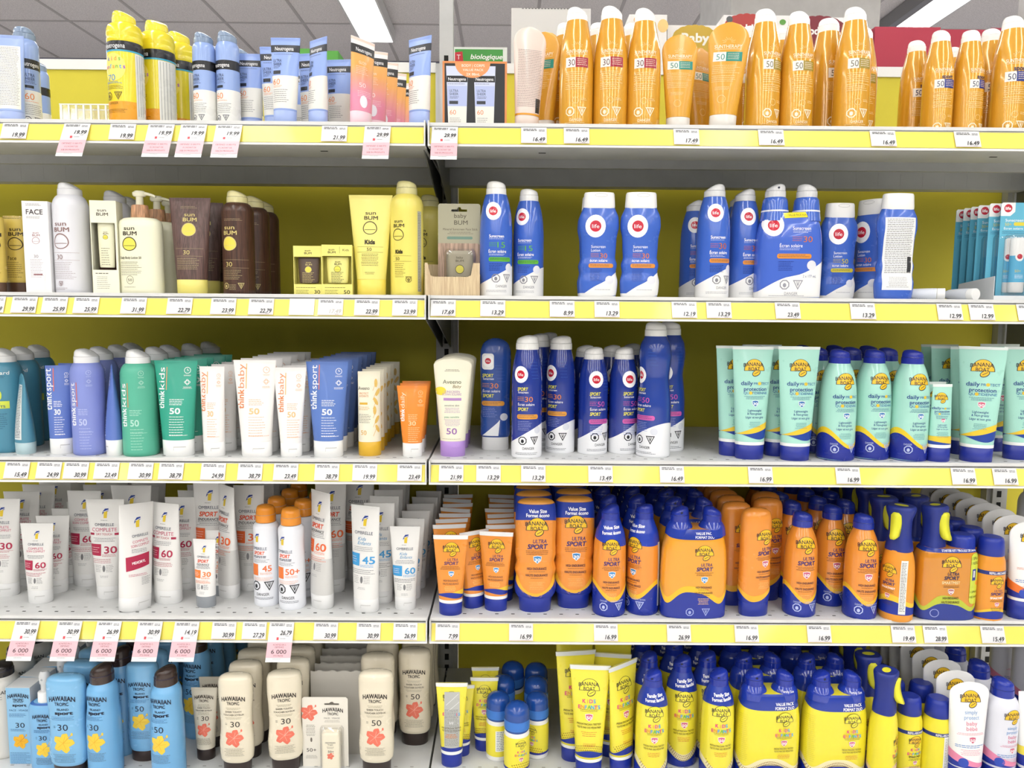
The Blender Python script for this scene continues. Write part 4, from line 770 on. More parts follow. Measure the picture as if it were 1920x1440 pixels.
def bsp(h, value, base=OR, spf='30', shc='3a8ac8', x=0):
    def f(L):
        L.band(wave(h*.745, 15, -.3), wave(h*.79, 15, -.3), 'f3bd22'); L.band(wave(h*.79, 15, -.3), h, BN)
        if value: L.band(h*.12, lambda t: h*.33+7*math.sin(t+.4), '2440b0'); L.text('Value Size', x, h*.19, 6, 'ffffff', w=32, rot=.06, bold=.03); L.text('Format écono', x, h*.235, 6, 'ffffff', w=38, rot=.06, bold=.03); us(L, x, h*.36, .93, spf, shc); L.band(h*.34, h*.93, 'e6e6e0', t0=1.75, t1=2.3); [L.band(h*.35, h*.92, '8c8c86', t0=q, t1=q+.035) for q in (1.84, 1.95, 2.06, 2.17)]
        else: us(L, x, h*.3, .98, spf, shc)
        hazard(L, x+1, h*.905, 8.5, 'b8c4ee', gap=3.6); L.text('DANGER', x-14, h*.85, 3.6, 'b8c4ee', w=14); L.text('CAUTION/ATTENTION', x+13, h*.85, 3.6, 'b8c4ee', w=28)
    return f
kind('bb_value', 'sunscreen_spray', 'spray can', 217, 32, can(65, 217, OR, '18309e', bsp(217, 1), st=BS(217), cw=35, hc=29, rough=.2, coat=.6, k=.3, d=-1))
kind('bb_s50', 'sunscreen_spray', 'spray can', 201, 31, can(62, 201, OR, '18309e', bsp(201, 0, spf='50', shc='c65a78'), st=BS(201, 31), cw=37, hc=28, rough=.2, coat=.6, k=.12, d=1))
def pr(L):
    L.band(38, lambda t: 53+6*math.cos(t), '203a9e'); L.text('VALUE PACK', 14, 47, 5, 'ffffff', w=34, bold=.01); L.text('FORMAT DUO', 14, 54, 5, 'ffffff', w=36, bold=.01)
    L.band(wave(160, -12, ph=.5, f=4), wave(172, -12, ph=.5, f=4), 'f3bd22'); L.band(wave(172, -12, ph=.5, f=4), 214, BN); us(L, 14, 84, .9); hazard(L, 4, 199, 8, '9aa8e0', gap=3.8)
kind('bb_duo', 'sunscreen_duo_pack', 'twin pack', 214, 31, duo(126, 214, 'eda022', '1f3aa6', '18309e', (-29, 33), pr, 174, 36, 28))
def pr(L): L.band(lambda t: 156+8*math.cos(2*t+.4)-0*t, lambda t: 166+10*math.cos(2*t+.4), 'f3b62c'); L.band(lambda t: 166+10*math.cos(2*t+.4), 205, BN); us(L, 12, 52, .88, '50', 'c65a78')
bls = [(26, 27, 17), (30, 28.5, 18), (45, 30, 19), (80, 29.5, 19), (120, 29, 18.5), (150, 29.5, 18), (185, 29, 17), (198, 26, 15), (203, 19, 11), (205, 8, 5)]
kind('bb_slim', 'sunscreen_lotion_bottle', 'bottle', 205, 19, flask(205, bls, OR, BN, 26, pr, [(0, 26, 16), (2, 27.5, 17), (26, 28, 17.5)]))
def smart(h, base, bcol, trg, pr, w_=62, hb=80):
    def fn():
        r = w_/2; yb = h-hb; mb = MB(); p = Prof([(0, r*.92, r*.85), (3, r, r*.9), (yb*.55, r, r*.9), (yb*.8, r*.93, r*.85), (yb*.93, r*.8, r*.75), (yb, r*.68, r*.66)]); p.loft(mb, M(base, .35, coat=.2), seg=36); L = Lab(mb, p, h); pr(L)
        cb = MB(); q = Prof([(yb-6, r*.78, r*.7), (yb, r*.76, r*.7), (yb+hb*.35, r*.62, r*.62), (yb+hb*.62, r*.62, r*.64), (yb+hb*.85, r*.8, r*.72), (yb+hb*.96, r*.84, r*.74), (h, r*.74, r*.64)], ex=2.6); q.loft(cb, M(bcol, .4), seg=32, n=14)
        cb.add([(r*.42*math.cos(2*PI*i/20), r*.26*math.sin(2*PI*i/20), h+.3) for i in range(20)], [tuple(range(20))], M(trg, .4), False)
        tb = MB(); vs = []; fs = []; n = 10
        for i in range(n+1):
            t = i/n; z = h-hb*.13-hb*.62*t; y = -r*.74-2-9*t*t+3*math.sin(PI*t); wv = 10.5*(.75+.25*math.sin(PI*min(1, t+.2)))*(1 if 0 < i < n else .55)
            vs += [(-wv, y+10, z), (-wv*.8, y-2.5, z), (wv*.8, y-2.5, z), (wv, y+10, z)]
        for i in range(n):
            for k_ in range(4): a, b_ = i*4+k_, i*4+(k_+1) % 4; fs.append((a, a+4, b_+4, b_))
        fs += [(0, 1, 2, 3), tuple(n*4+k_ for k_ in (3, 2, 1, 0))]; tb.add(vs, fs, M(trg, .4))
        return [('bottle', mb, None), ('spray_head', cb, None), ('trigger', tb, 1)]
    return fn
def smp(kid, h, x=0, k=1.):
    def f(L):
        y = h-98; L.band(wave(h-44, -8, f=2), wave(h-32, -6), 'f0c52c' if not kid else 'e8c99a'); L.band(wave(h-34, -6), h-14, BN); bb(L, x, y, 13*k)
        if kid: kids(L, x, y+17, 34); L.text('SMARTMIST', x, y+31, 4, '2a2a2a', w=28, bold=.02)
        else: L.text('ULTRA', x+3, y+19, 5, '3b2c6c', w=17, it=.15, bold=.02); L.text('SPORT', x+1, y+26, 5.5, '3b2c6c', w=24, it=.15, bold=.03); L.text('SMARTMIST', x, y+34, 4, 'ffffff', w=27, bold=.02)
        L.lines(x-14, x+14, y+37, 3, '4a3020', al='c'); shield(L, x, y+50, 5, 'c65a78', '50'); L.lines(x-12, x+12, y+58, 4, '4a3020', al='c')
    return f
def smb(kid, h):
    def f(L): smp(kid, h, x=-6)(L); L.rect(15, h-120, 28, h-16, 'e9e9e4'); L.lines(16.5, 27, h-116, 33, '55555a', pitch=2.9, th=1)
    return f
kind('smart', 'sunscreen_trigger_spray', 'spray bottle', 221, 28, smart(221, 'e9982a', '1d2f86', 'e2e02a', smb(0, 221)))
kind('smart_kids', 'sunscreen_trigger_spray', 'spray bottle', 240, 28, smart(240, 'efe02e', '1d2f86', 'ece62e', smp(1, 240)))
def refill(h, base, pr, w_=56):
    def fn():
        r = w_/2; mb = MB(); p = Prof([(0, r*.92, r*.85), (3, r, r*.9), (h*.55, r, r*.9), (h*.7, r*.95, r*.88), (h*.79, r*.8, r*.78)]); p.loft(mb, M(base, .35, coat=.2), seg=36); L = Lab(mb, p, h); pr(L)
        cb = MB(); Prof([(h*.785, r*.84, r*.8), (h*.79, r*.86, r*.82), (h*.95, r*.8, r*.76), (h*.985, r*.74, r*.7), (h, r*.6, r*.56)], hard=True).loft(cb, M(BN, .35), seg=32)
        return [('bottle', mb, None), ('cap', cb, None)]
    return fn
def rfp(kid, h, back=False):
    def f(L):
        L.band(h*.385, h*.43, '203080'); L.text('REFILL-RECHARGE', 4, h*.407, 4.5, 'ffffff', w=36, bold=.02)
        if back: L.rect(2, h*.43, 26, h*.98, 'f0f0ea'); L.lines(4, 24, h*.45, 26, '55555a', pitch=2.9, th=1)
        else:
            k = h/161; bb(L, 3, h*.52, 12); 
            if kid: kids(L, 3, h*.62, 32); L.text('SMARTMIST', 3, h*.71, 4, '2a2a2a', w=26, bold=.02)
            else: L.text('ULTRA', 5, h*.62, 5, '3b2c6c', w=17, it=.15); L.text('SPORT', 3, h*.66, 5.5, '3b2c6c', w=24, it=.15, bold=.03); L.text('SMARTMIST', 3, h*.71, 4, 'ffffff', w=26, bold=.02)
            L.lines(-10, 16, h*.735, 2, '4a3020', al='c'); shield(L, 3, h*.79, 4.5, 'c65a78', '50'); L.lines(-8, 14, h*.83, 3, '4a3020', al='c')
            L.band(wave(h*.87, -6), wave(h*.9, -5), 'f0c52c' if not kid else 'e8c99a'); L.band(wave(h*.9, -5), h*.97, BN)
    return f
kind('refill', 'sunscreen_refill_bottle', 'bottle', 161, 26, refill(161, 'ea962a', rfp(0, 161)))
kind('refill_kids', 'sunscreen_refill_bottle', 'bottle', 161, 26, refill(161, 'efe02e', rfp(1, 161), 52))
kind('refill_kids_back', 'sunscreen_refill_bottle', 'bottle', 161, 26, refill(161, 'efe02e', rfp(1, 161, True), 56))
def kit():
    h = 219; mb = MB(); p = Prof([(0, 52, 26), (3, 56, 29), (60, 57, 29), (120, 56, 29), (134, 52, 27), (140, 47, 24)], ex=3.); p.loft(mb, M('d58a1e', .15, coat=.9), seg=60); L = Lab(mb, p, h); L.gl = .18
    L.band(78, 86, '1f3590'); L.text('STARTER KIT / TROUSSE DE DÉPART', 14, 82, 4, 'ffffff', w=72); L.band(wave(180, -12, f=4, ph=.6), wave(194, -10, f=4, ph=.6), 'b9c232'); L.band(wave(192, -8, f=4, ph=.6), h, '1f3590')
    bb(L, -3, 108, 16); L.text('ULTRA', 1, 126, 6, '2a3050', w=22, it=.15, bold=.02); L.text('SPORT', -2, 134, 7, '2a3050', w=28, it=.15, bold=.03); L.text('SMARTMIST', -3, 143, 5.5, 'efd9a0', w=34, bold=.02); L.lines(-18, 14, 149, 2, '4a3020', al='c'); shield(L, -2, 161, 6, 'b26a6c', '50'); L.text('HIGH ENDURANCE', -2, 173, 4.5, '4a3020', w=30, bold=.02); L.text('HAUTE ENDURANCE', -2, 181, 4.5, '4a3020', w=34, bold=.02)
    L.rect(34, 88, 56, 186, 'cbd840', r=8); L.text('1 SPRAY', 44, 97, 6, '22301a', w=18); L.text('1 REFILL', 44, 106, 6, '22301a', w=18); L.rect(38, 118, 46, 140, '1f3590'); L.rect(40, 121, 44, 134, 'd5d8dc'); L.ell(50, 145, 4, 5, 'e8a030'); L.text('1 SPRAY', 44, 162, 4.5, '22301a', w=17); L.text('1 RECHARGE', 44, 172, 4.5, '22301a', w=19); L.ring(-30, 203, 8, 8, 1.2, '9aa8e0')
    o = [('sleeve', mb, None)]; s = smart(h, 'e9982a', '1d2f86', 'e2e02a', lambda L: None, 58, 82)(); sh = lambda m, dx: setattr(m, 'v', [(x+dx, y, z) for x, y, z in m.v])
    for nm, m, q in s[1:]: m.v = [(x*.88-y*.47, x*.47+y*.88, z) for x, y, z in m.v]; sh(m, -26); o.append((nm, m, 1 if nm == 'trigger' else None))
    cb = MB(); Prof([(128, 26, 24), (134, 25, 23), (157, 24, 22), (161, 22, 20), (163, 17, 15)], hard=True).loft(cb, M(BN, .35), seg=32); sh(cb, 28); o.append(('refill_cap', cb, None)); return o
kind('kit', 'sunscreen_starter_pack', 'twin pack', 219, 29, kit)
def wt(h, ac, words, band, k=1., x=0):
    def f(L):
        bb(L, x, 32*k, 17*k); L.text('simply', x, 56*k, 8*k, '7aa6d8', w=24*k); L.text('protect', x+1, 66*k, 8*k, '7aa6d8', w=29*k)
        for i, (wd, c, s_) in enumerate(words): L.text(wd, x+1, (77+10*i)*k, s_*k, c, w=len(wd)*5.2*k, it=0)
        y = (82+10*len(words)-10)*k; L.lines(x-26*k, x+26*k, y+4, 2, ac, al='c'); shield(L, x+2, y+17*k, 7*k, 'd0607c', '50'); L.lines(x-28*k, x+28*k, y+27*k, 2, '5a8ac8', pitch=3.4, th=1.2); L.lines(x-20*k, x+20*k, y+36*k, 4, ac, al='c', pitch=3)
        L.band(lambda t: h-64-14*math.sin(-t-.6), lambda t: h-50-8*math.sin(-t-.6), band); L.band(lambda t: h-50-8*math.sin(-t-.6), h-42, BN); L.ell(-14, h-52, 9, 9, '2a4ab4')
    return f
kind('wt_sport', 'sunscreen_tube', 'tube', 186, 20, tube(80, 60, 186, 'f0efed', BN, 36, wt(186, 'e58a6a', [('sport', 'e8622c', 9)], 'ee7a2c'), round_=28, capdet=False))
kind('wt_baby', 'sunscreen_tube', 'tube', 205, 20, tube(80, 60, 205, 'f0efed', BN, 40, wt(205, 'e07a9a', [('baby', 'e07a9a', 8), ('bébé', 'e07a9a', 8)], 'e88aac'), round_=24, capdet=False))
kind('wt_spray', 'sunscreen_spray', 'spray can', 210, 31, can(62, 210, 'dfe0ea', '18309e', lambda L: (setattr(L, 'h', 172), wt(172, 'e07a9a', [('baby', 'e07a9a', 8), ('bébé', 'e07a9a', 8)], 'e88aac', .88, 6)(L), L.band(134, 172, BN)), cw=40, hc=34, ys=.72, rough=.35, coat=.1, k=.12))
kind('wt_square', 'sunscreen_tube', 'tube', 190, 18, tube(70, 50, 190, 'f3f3f1', BN, 34, lambda L: (bb(L, 0, 40, 15), L.band(110, lambda t: 128, 'f0dc4a'), L.band(128, 150, BN)), capdet=False))
# bottom shelf, left
HB = '7cb8e2'; BRN = '34251f'; CR = 'e6dcc4'
def htp(h, y0, k, c='16213a', spf='30', sport=True, fy=None, fs=20, fc=('f2cc3a', 'e8b01c'), dot=0, x=0):
    def f(L):
        hawaii(L, x, y0, 50*k, c); y = y0+12*k
        if sport: L.text('ISLAND', x+2, y+11*k, 4*k, c, w=22*k, bold=.02); L.text('sport', x+3, y+18*k, 6.5*k, c, w=34*k, bold=.05); L.lines(x-22*k, x+22*k, y+26*k, 3, '3a6a9c', pitch=3*k)
        else: L.lines(x-16*k, x+16*k, y+10*k, 2, 'a09a84', al='c'); L.text('SHEER TOUCH', x, y+19*k, 4*k, '4a4238', w=34*k, bold=.01); L.text('TOUCHER SOYEUX', x, y+26*k, 4*k, '4a4238', w=44*k, bold=.01); L.lines(x-18*k, x+18*k, y+32*k, 2, 'a09a84', al='c')
        L.text(spf, x+(3 if not sport else 0), y+47*k, 13*k, c, w=len(spf)*10*k); L.lines(x-18*k, x-13*k, y+45*k, 2, c); flower(L, x, y+79*k, fs*k, *fc)
        L.lines(x-22*k, x+22*k, y+102*k, 6, '5a6a7a' if sport else '8a8474', pitch=3.2*k, al='c')
    return f
kind('ht_blue', 'sunscreen_lotion_bottle', 'bottle', 200, 20, flask(200, [(22, 30, 17), (27, 34, 19), (55, 36.5, 20), (95, 33.5, 19), (130, 34, 19), (160, 37, 19.5), (185, 37, 19), (195, 34, 17), (199, 27, 13), (200, 12, 6)], HB, BRN, 22, htp(200, 38, 1, fs=19.5), [(0, 27, 16), (2, 29, 17), (22, 30, 17)]))
kind('ht_blue50', 'sunscreen_lotion_bottle', 'bottle', 200, 20, flask(200, [(22, 26, 17), (27, 29, 18), (55, 31, 19), (95, 29, 18.5), (130, 29, 18), (160, 31, 18.5), (185, 31, 18), (195, 29, 16), (199, 22, 12), (200, 9, 5)], HB, BRN, 22, htp(200, 38, .86, spf='50', fs=19.5), [(0, 23, 16), (2, 25, 17), (22, 26, 17)]))
HS = [(0, 28, 28), (2, 30, 30), (70, 30, 30), (110, 29, 29), (135, 26.5, 26.5), (155, 27, 27), (165, 26, 26), (173, 22, 22), (178, 20, 20)]
for nm, s_ in (('ht_sp30', '30'), ('ht_sp50', '50')):
    kind(nm, 'sunscreen_spray', 'spray can', 210, 30, can(60, 210, '72b0de', '3a2a24', htp(210, 56, .9, spf=s_, fs=20, x=-4), st=HS, cw=40, hc=33, rough=.3, coat=.3, k=.2, d=-1, nozzle=(-6, '0c0806')))
kind('ht_white', 'sunscreen_spray', 'spray can', 205, 34, can(68, 205, 'dcd8d0', '241c1a', lambda L: (L.text('HAWAIIAN', 4, 56, 8, '2a2624', w=50, bold=.01), L.text('TROPIC', 4, 68, 6, '2a2624', w=26)), cw=44, hc=28, ys=.74, rough=.3, coat=.3, k=.1))
def pr(L):
    hawaii(L, 0, 14, 38, '16213a'); L.text('ISLAND', 0, 27, 3, '16213a', w=18); L.text('sport', 2, 33, 5, '16213a', w=26, bold=.04); L.text('FACE · VISAGE', 0, 43, 3.4, '2a4a7a', w=34); L.lines(-18, 14, 50, 3, '3a6a9c'); L.text('30', 1, 72, 10, '16213a', w=17); L.lines(-17, 15, 80, 2, '3a6a9c'); flower(L, 0, 104, 14, 'f0b41c', 'd88a10'); L.lines(-20, 18, 126, 8, '3a6a9c', pitch=3)
kind('ht_box', 'face_sunscreen_box', 'box', 148, 0, carton(44, 40, 148, '8cc0e4', pr, side=lambda mb, w_, d, h: (mb.box(-w_/2, w_/2, 0, d, h, h+.4, M('e8e9ea', .5)), mb.box(w_/2, w_/2+.3, 0, d, 0, h, M('dfe3e6', .5)))))
def pump2():
    mb = MB(); p = Prof([(0, 27, 17), (3, 30, 19), (90, 30, 19), (118, 30, 19), (126, 27, 17), (130, 20, 14)], ex=2.4); p.loft(mb, M('79b4e0', .3, coat=.3), seg=36); L = Lab(mb, p, 186); htp(186, 78, .72, fs=19.5, x=2)(L); L.band(56, 59, '2a62b0')
    cb = MB(); Prof([(130, 13, 13), (147, 12.5, 12.5), (149, 8, 8)], hard=True).loft(cb, M('f1f1ef', .3), seg=28)
    hb = MB(); Prof([(149, 7, 7), (162, 7, 7), (164, 9, 9), (178, 9.5, 9.5), (184, 8, 7), (186, 5, 5)], hard=True).loft(hb, M('dfe0e0', .35), seg=24); L = Lab(hb, Flat(-9.6), 186); L.ell(0, 13, 2, 2, 'b0b4b8')
    return [('bottle', mb, None), ('collar', cb, None), ('spray_head', hb, None)]
kind('ht_pump', 'sunscreen_pump_bottle', 'pump bottle', 186, 19, pump2)
kind('ht_tube', 'sunscreen_tube', 'tube', 140, 16, tube(50, 34, 140, 'ddd5c2', '2e211d', 22, htp(140, 16, .7, '3a3028', '30', False, fs=18, fc=('e8735c', 'f3a08c')), capdet=False))
cs = [(26, 28, 17), (31, 32, 19), (60, 34, 20), (100, 31, 18.5), (135, 32, 18.5), (165, 34, 19), (190, 34, 19), (200, 31, 17), (204, 24, 12), (205, 10, 5)]
for nm, s_ in (('ht_cream30', '30'), ('ht_cream50', '50')):
    kind(nm, 'sunscreen_lotion_bottle', 'bottle', 205, 20, flask(205, cs, CR, '2e211d', 26, htp(205, 42, .92, '2e2620', s_, False, fs=19.5, fc=('e8735c', 'f6b09c')), [(0, 25, 16), (2, 27, 17), (26, 28, 17)]))
def htcard():
    w_, h_ = 94, 150; mb = MB(); L = Lab(mb, Flat(0), h_); o = [(-w_/2+4, 0), (w_/2-4, 0), (w_/2, 4), (w_/2, h_), (-w_/2, h_), (-w_/2, 4)]; hole = [(-1, 13), (9, 13), (12, 10), (16, 10), (19, 13), (29, 13), (29, 17), (-1, 17)]
    L.poly(o, 'e9e4d8', hole=hole); Lab(mb, Flat(1), h_).poly(o[::-1], 'd5d0c4', hole=hole); mb.box(-w_/2, w_/2, .15, .9, 0, h_-20, M('e9e4d8', .5))
    flower(L, -33, 34, 17, 'e8735c', 'f6b09c'); hawaii(L, 16, 26, 42, '2e2620'); L.text('FACE · VISAGE', 14, 45, 3.5, '6a6258', w=32); L.lines(-5, 34, 50, 2, '9a9488', al='c'); L.lines(-40, -20, 60, 8, '6a6258', pitch=3.2, al='c'); L.ell(-29, 92, 2, 5, '6a6258'); L.text('50+', -29, 114, 8, '2e2620', w=20); L.lines(-41, -17, 126, 3, '8a8478', al='c')
    st = Prof([(0, 19, 8), (h_-134, 19, 9), (h_-72, 19, 9), (h_-68, 16, 7)], ex=3.); q = MB(); old = st.pos; st.pos = lambda t, y, off=0.: (lambda r: (r[0]+14, r[1]-9, r[2]))(old(t, y, off)); st.loft(q, M('eee6cf', .3)); l2 = Lab(q, st, h_); l2.text('HAWAIIAN', 0, 88, 3.6, '2e2620', w=20); l2.text('Tropic', 0, 92, 3, '2e2620', w=11); l2.lines(-8, 8, 97, 2, '8a8478', al='c'); l2.text('50+', 1, 107, 5, '2e2620', w=12); flower(l2, 0, 117, 7, 'e8735c', 'f6b09c')
    b2 = MB(); s2 = Prof([(0, 24, 16), (h_-66, 24, 16), (h_-60, 20, 10)], ex=3.4); o2 = s2.pos; s2.pos = lambda t, y, off=0.: (lambda r: (r[0]+14, min(0, r[1])-.4, r[2]))(o2(t, y, off)); s2.loft(b2, M('ffffff', .05, kind='clear'), caps=False)
    return [('card', mb, None), ('stick', q, 0), ('blister', b2, 0)]
kind('ht_card', 'sunscreen_stick_card', 'blister pack', 150, 20, htcard)
def backcard():
    mb = MB(); h_ = 150; jag = [(-46+92*i/12, 2*math.sin(i*2.3)) for i in range(13)]
    L = Lab(mb, Flat(0), h_); o = jag+[(46, h_), (-46, h_)]; L.poly(o, 'bdb9b0'); Lab(mb, Flat(1), h_).poly(o[::-1], 'bdb9b0'); mb.box(-46, 46, .15, .9, 0, h_-5, M('bdb9b0', .6))
    return [('card', mb, None)]
kind('back_card', 'cardboard_divider', 'card', 150, 0, backcard)
# bottom shelf, right
YK = 'f1e33c'
def kd(L, x, y, s, spots=1):
    bb(L, x, y, 16*s, YK); kids(L, x, y+24*s, 40*s); L.lines(x-18*s, x+18*s, y+39*s, 2, '6a6020', al='c', pitch=2.6*s); shield(L, x, y+53*s, 7*s, 'd0607c', '50')
    L.text('PEDIATRICIAN TESTED', x, y+65*s, 3.6*s, '5a4a18', w=42*s, bold=.01); L.text('TESTÉ PAR DES PÉDIATRES', x, y+71*s, 3.6*s, '5a4a18', w=42*s, bold=.01); L.lines(x-14*s, x+14*s, y+79*s, 3, 'e08a3a', al='c', pitch=3.4*s, th=1)
def dots(L, y0, w_, amp=10, f=2, n=16, ph=0):
    for i in range(n):
        for j in range(3): u = -w_+2*w_*(i+.5*(j % 2))/n; L.ell(u, y0+j*4.2+amp*-math.cos(f*math.asin(max(-.99, min(.99, u/(w_*1.05))))+ph), 1., 1., '8a5a20', n=6)
kind('k_tube_s', 'sunscreen_tube', 'tube', 156, 16, tube(58, 38, 156, YK, BN, 25, lambda L: (kd(L, 0, 28, .82), dots(L, 108, 24, 2), L.band(lambda t: 118-3*math.cos(2*t), lambda t: 125, BN), L.band(125, 131, 'f2f2f0')), crimp='e6e8e6', hcr=7, capdet=False, rough=.28, coat=.5))
def pr(L): kd(L, 0, 28, .82); L.band(lambda t: 118-3*math.cos(2*t), lambda t: 125, BN); L.band(125, 131, 'f2f2f0'); L.rect(-13, 16, 15, 118, 'b8b9b4'); L.lines(-12, 14, 48, 25, '70706c', pitch=2.7, th=.8, jag=.1); L.line(-10, 40, 12, 20, 1, 'dcdcd8'); L.line(-8, 52, 14, 34, 1, 'dcdcd8')
kind('k_tube_lab', 'sunscreen_tube', 'tube', 156, 16, tube(58, 38, 156, YK, BN, 25, pr, crimp='e6e8e6', hcr=7, capdet=False, rough=.28, coat=.5))
def rollon(side):
    def fn():
        mb = MB(); h = 120; p = Prof([(0, 19, 19), (2, 21, 21), (60, 21.5, 21.5), (70, 21, 21), (74, 19.5, 19.5)]); p.loft(mb, M('f0f0ee', .3), seg=32); L = Lab(mb, p, h)
        L.band(53, 110, YK)
        if side: L.rect(-8, 62, 14, 100, 'eef0f0'); L.lines(-6, 12, 64, 11, '3a5a8a', pitch=3.2, th=1)
        else: bb(L, -3, 64, 8, YK); kids(L, -3, 76, 22); shield(L, -3, 90, 4, 'd0607c', '50'); dots(L, 99, 18, 2, n=10); L.band(106, 110, BN)
        cb = MB(); Prof([(74, 20, 20), (76, 21, 21), (92, 21.2, 21.2), (104, 21, 21), (112, 18.5, 18.5), (118, 11, 11), (120, 3, 3)]).loft(cb, M('1a4a9c', .2, coat=.5), seg=32); Lab(cb, Prof([(74, 20, 20), (76, 21, 21), (92, 21.2, 21.2), (104, 21, 21), (112, 18.5, 18.5), (118, 11, 11), (120, 3, 3)]), h).band(26, 42, '3a7ad0')
        return [('bottle', mb, None), ('cap', cb, None)]
    return fn
kind('rollon', 'roll_on_sunscreen', 'bottle', 120, 21, rollon(0)); kind('rollon_lab', 'roll_on_sunscreen', 'bottle', 120, 21, rollon(1))
kind('k_tube', 'sunscreen_tube', 'tube', 215, 20, tube(77, 50, 215, YK, BN, 28, lambda L: (kd(L, -1, 42, 1.08), L.lines(-14, 14, 150, 3, 'e08a3a', al='c'), dots(L, 158, 28, 4), L.band(lambda t: 169-5*math.cos(2*t), lambda t: 177, BN), L.band(181, 187, 'f2f2f0')), crimp='dfe2e0', hcr=8, capdet=False, rough=.28, coat=.5))
def pr(L):
    h = 215; L.band(wave(178, 11), wave(191, 11), 'efe4b4'); dots(L, 181, 28, -11, 2, 18); L.band(wave(191, 11), h, BN); L.band(28, lambda t: 66-5*math.cos(t+.5), '203a9e'); L.text('Family Size', 1, 42, 6, 'ffffff', w=30, rot=.08, bold=.03); L.text('Format familial', 1, 50, 6, 'ffffff', w=38, rot=.08, bold=.03); kd(L, 0, 76, .98)
kind('k_spray', 'sunscreen_spray', 'spray can', 215, 31, can(63, 215, YK, '18309e', pr, st=BS(215, 31.5), cw=35, hc=29, rough=.2, coat=.6, k=.3, d=-1, nozzle=(-5, '0a0f30')))
def pr(L):
    L.band(38, lambda t: 64+6*math.cos(t), '203a9e'); L.text('VALUE PACK', 24, 57, 6, 'ffffff', w=36, bold=.02); L.text('FORMAT DUO', 24, 65, 6, 'ffffff', w=38, bold=.02); L.band(wave(176, -9, f=4), wave(189, -9, f=4), 'efe4b4'); dots(L, 181, 60, 8, 4, 40); L.band(wave(189, -9, f=4), 214, BN); kd(L, 24, 87, .9)
    L.lines(-60, -44, 80, 24, 'c9bd2e', pitch=4, th=.6)
kind('k_duo', 'sunscreen_duo_pack', 'twin pack', 214, 31, duo(124, 214, 'efe02a', '1f3aa6', '18309e', (-29, 31), pr, 175, 36, 28, sh2=lambda L, i: (L.text('Family Size', 0, 34, 4, 'ffffff', w=24) if i else None)))
# ---------------------------------------------------------------- the place
YF, YB = 1.285, 1.695; XG = -.1327; SEC = 1.219
ZS = [None, CZ+.2897, CZ+.0131, CZ-.262, CZ-.5386, CZ-.8145]
def mesh_obj(name, mb, parent=None, scale=1., **t):
    o = obj(name, mb.mesh(name, scale), parent)
    if t: tag(o, **t)
    return o
def slab(x0, x1, y0, y1, z0, z1, m): mb = MB(); mb.box(x0, x1, y0, y1, z0, z1, m); return mb
# shell
mb = MB(); cm = M('eae5e4', .9, kind='ceil'); mb.box(-7, 7, -13.5, 7.25, CEIL, CEIL+.05, cm); gm = M('c2bdbc', .6)
for i in range(-9, 15): x = -1.62+.61*i; mb.box(x-.012, x+.012, -13.5, 7.25, CEIL-.004, CEIL, gm) if abs(x) < 7 else None
for j in range(-16, 2): y = 6.32+1.22*j; mb.box(-7, 7, y-.012, y+.012, CEIL-.0045, CEIL-.0005, gm) if y > -13.5 else None
mesh_obj('ceiling', mb, kind='structure')
mesh_obj('floor', slab(-7, 7, -13.5, 7.25, -.05, 0, M('e4e0da', .4, kind='floor')), kind='structure')
mesh_obj('wall_back', slab(-7, 7, 7.25, 7.35, 0, CEIL, M('7b7a90', .8, kind='metal')), kind='structure')
mesh_obj('wall_column', slab(.93, 1.56, 3.4, 3.95, 0, CEIL, M('c4c2c0', .7, kind='metal')), kind='structure')
# light fixtures
for i, (lx, y0, y1) in enumerate(LAMPS):
    e = empty('ceiling_light', (lx, (y0+y1)/2, CEIL)); h = (y1-y0)/2
    tag(e, ['long fluorescent ceiling light above the blue tubes on the left', 'long fluorescent ceiling light at the upper right', 'fluorescent ceiling light out of view on the left', 'fluorescent ceiling light over the aisle', 'unseen light row added at far left to brighten the ceiling', 'unseen light row added at far right to brighten the ceiling'][i], 'ceiling light', 'fluorescent ceiling light rows')
    m = MB(); g = M('e4e4e2', .4); W = LAMP_W/2
    m.box(-W, W, -h, h, -.03, -.0055, g); m.box(-W-(.05 if i == 1 else .004), -W+.012, -h, h, -.1, -.006, M('8f8f8f', .4) if i == 1 else g); m.box(W-.012, W+.004, -h, h, -.1, -.006, g)
    for q in (-h, h-.01): m.box(-W, W, q, q+.01, -.1, -.006, g)
    mesh_obj('housing', m, e)
    m = MB(); tm = M('ffffff', .4, emit=6.)
    for x in (-.08, 0, .08): m.box(x-.018, x+.018, -h+.02, h-.02, -.085, -.05, tm)
    mesh_obj('tube_lamps', m, e)
# black loudspeaker box hung from the ceiling
e = empty('ceiling_speaker', (.58, 3.92, CEIL)); tag(e, 'black box hanging from a pale plate on the ceiling', 'speaker')
mesh_obj('plate', slab(-.2, .2, -.25, .2, -.34, -.30, M('c8c6c4', .5)), e); mesh_obj('speaker_box', slab(-.12, .12, -.15, .15, -.30, -.1, M('17181b', .5)), e); mesh_obj('hanger', slab(-.01, .01, -.01, .01, -.1, 0, M('555555', .5)), e)

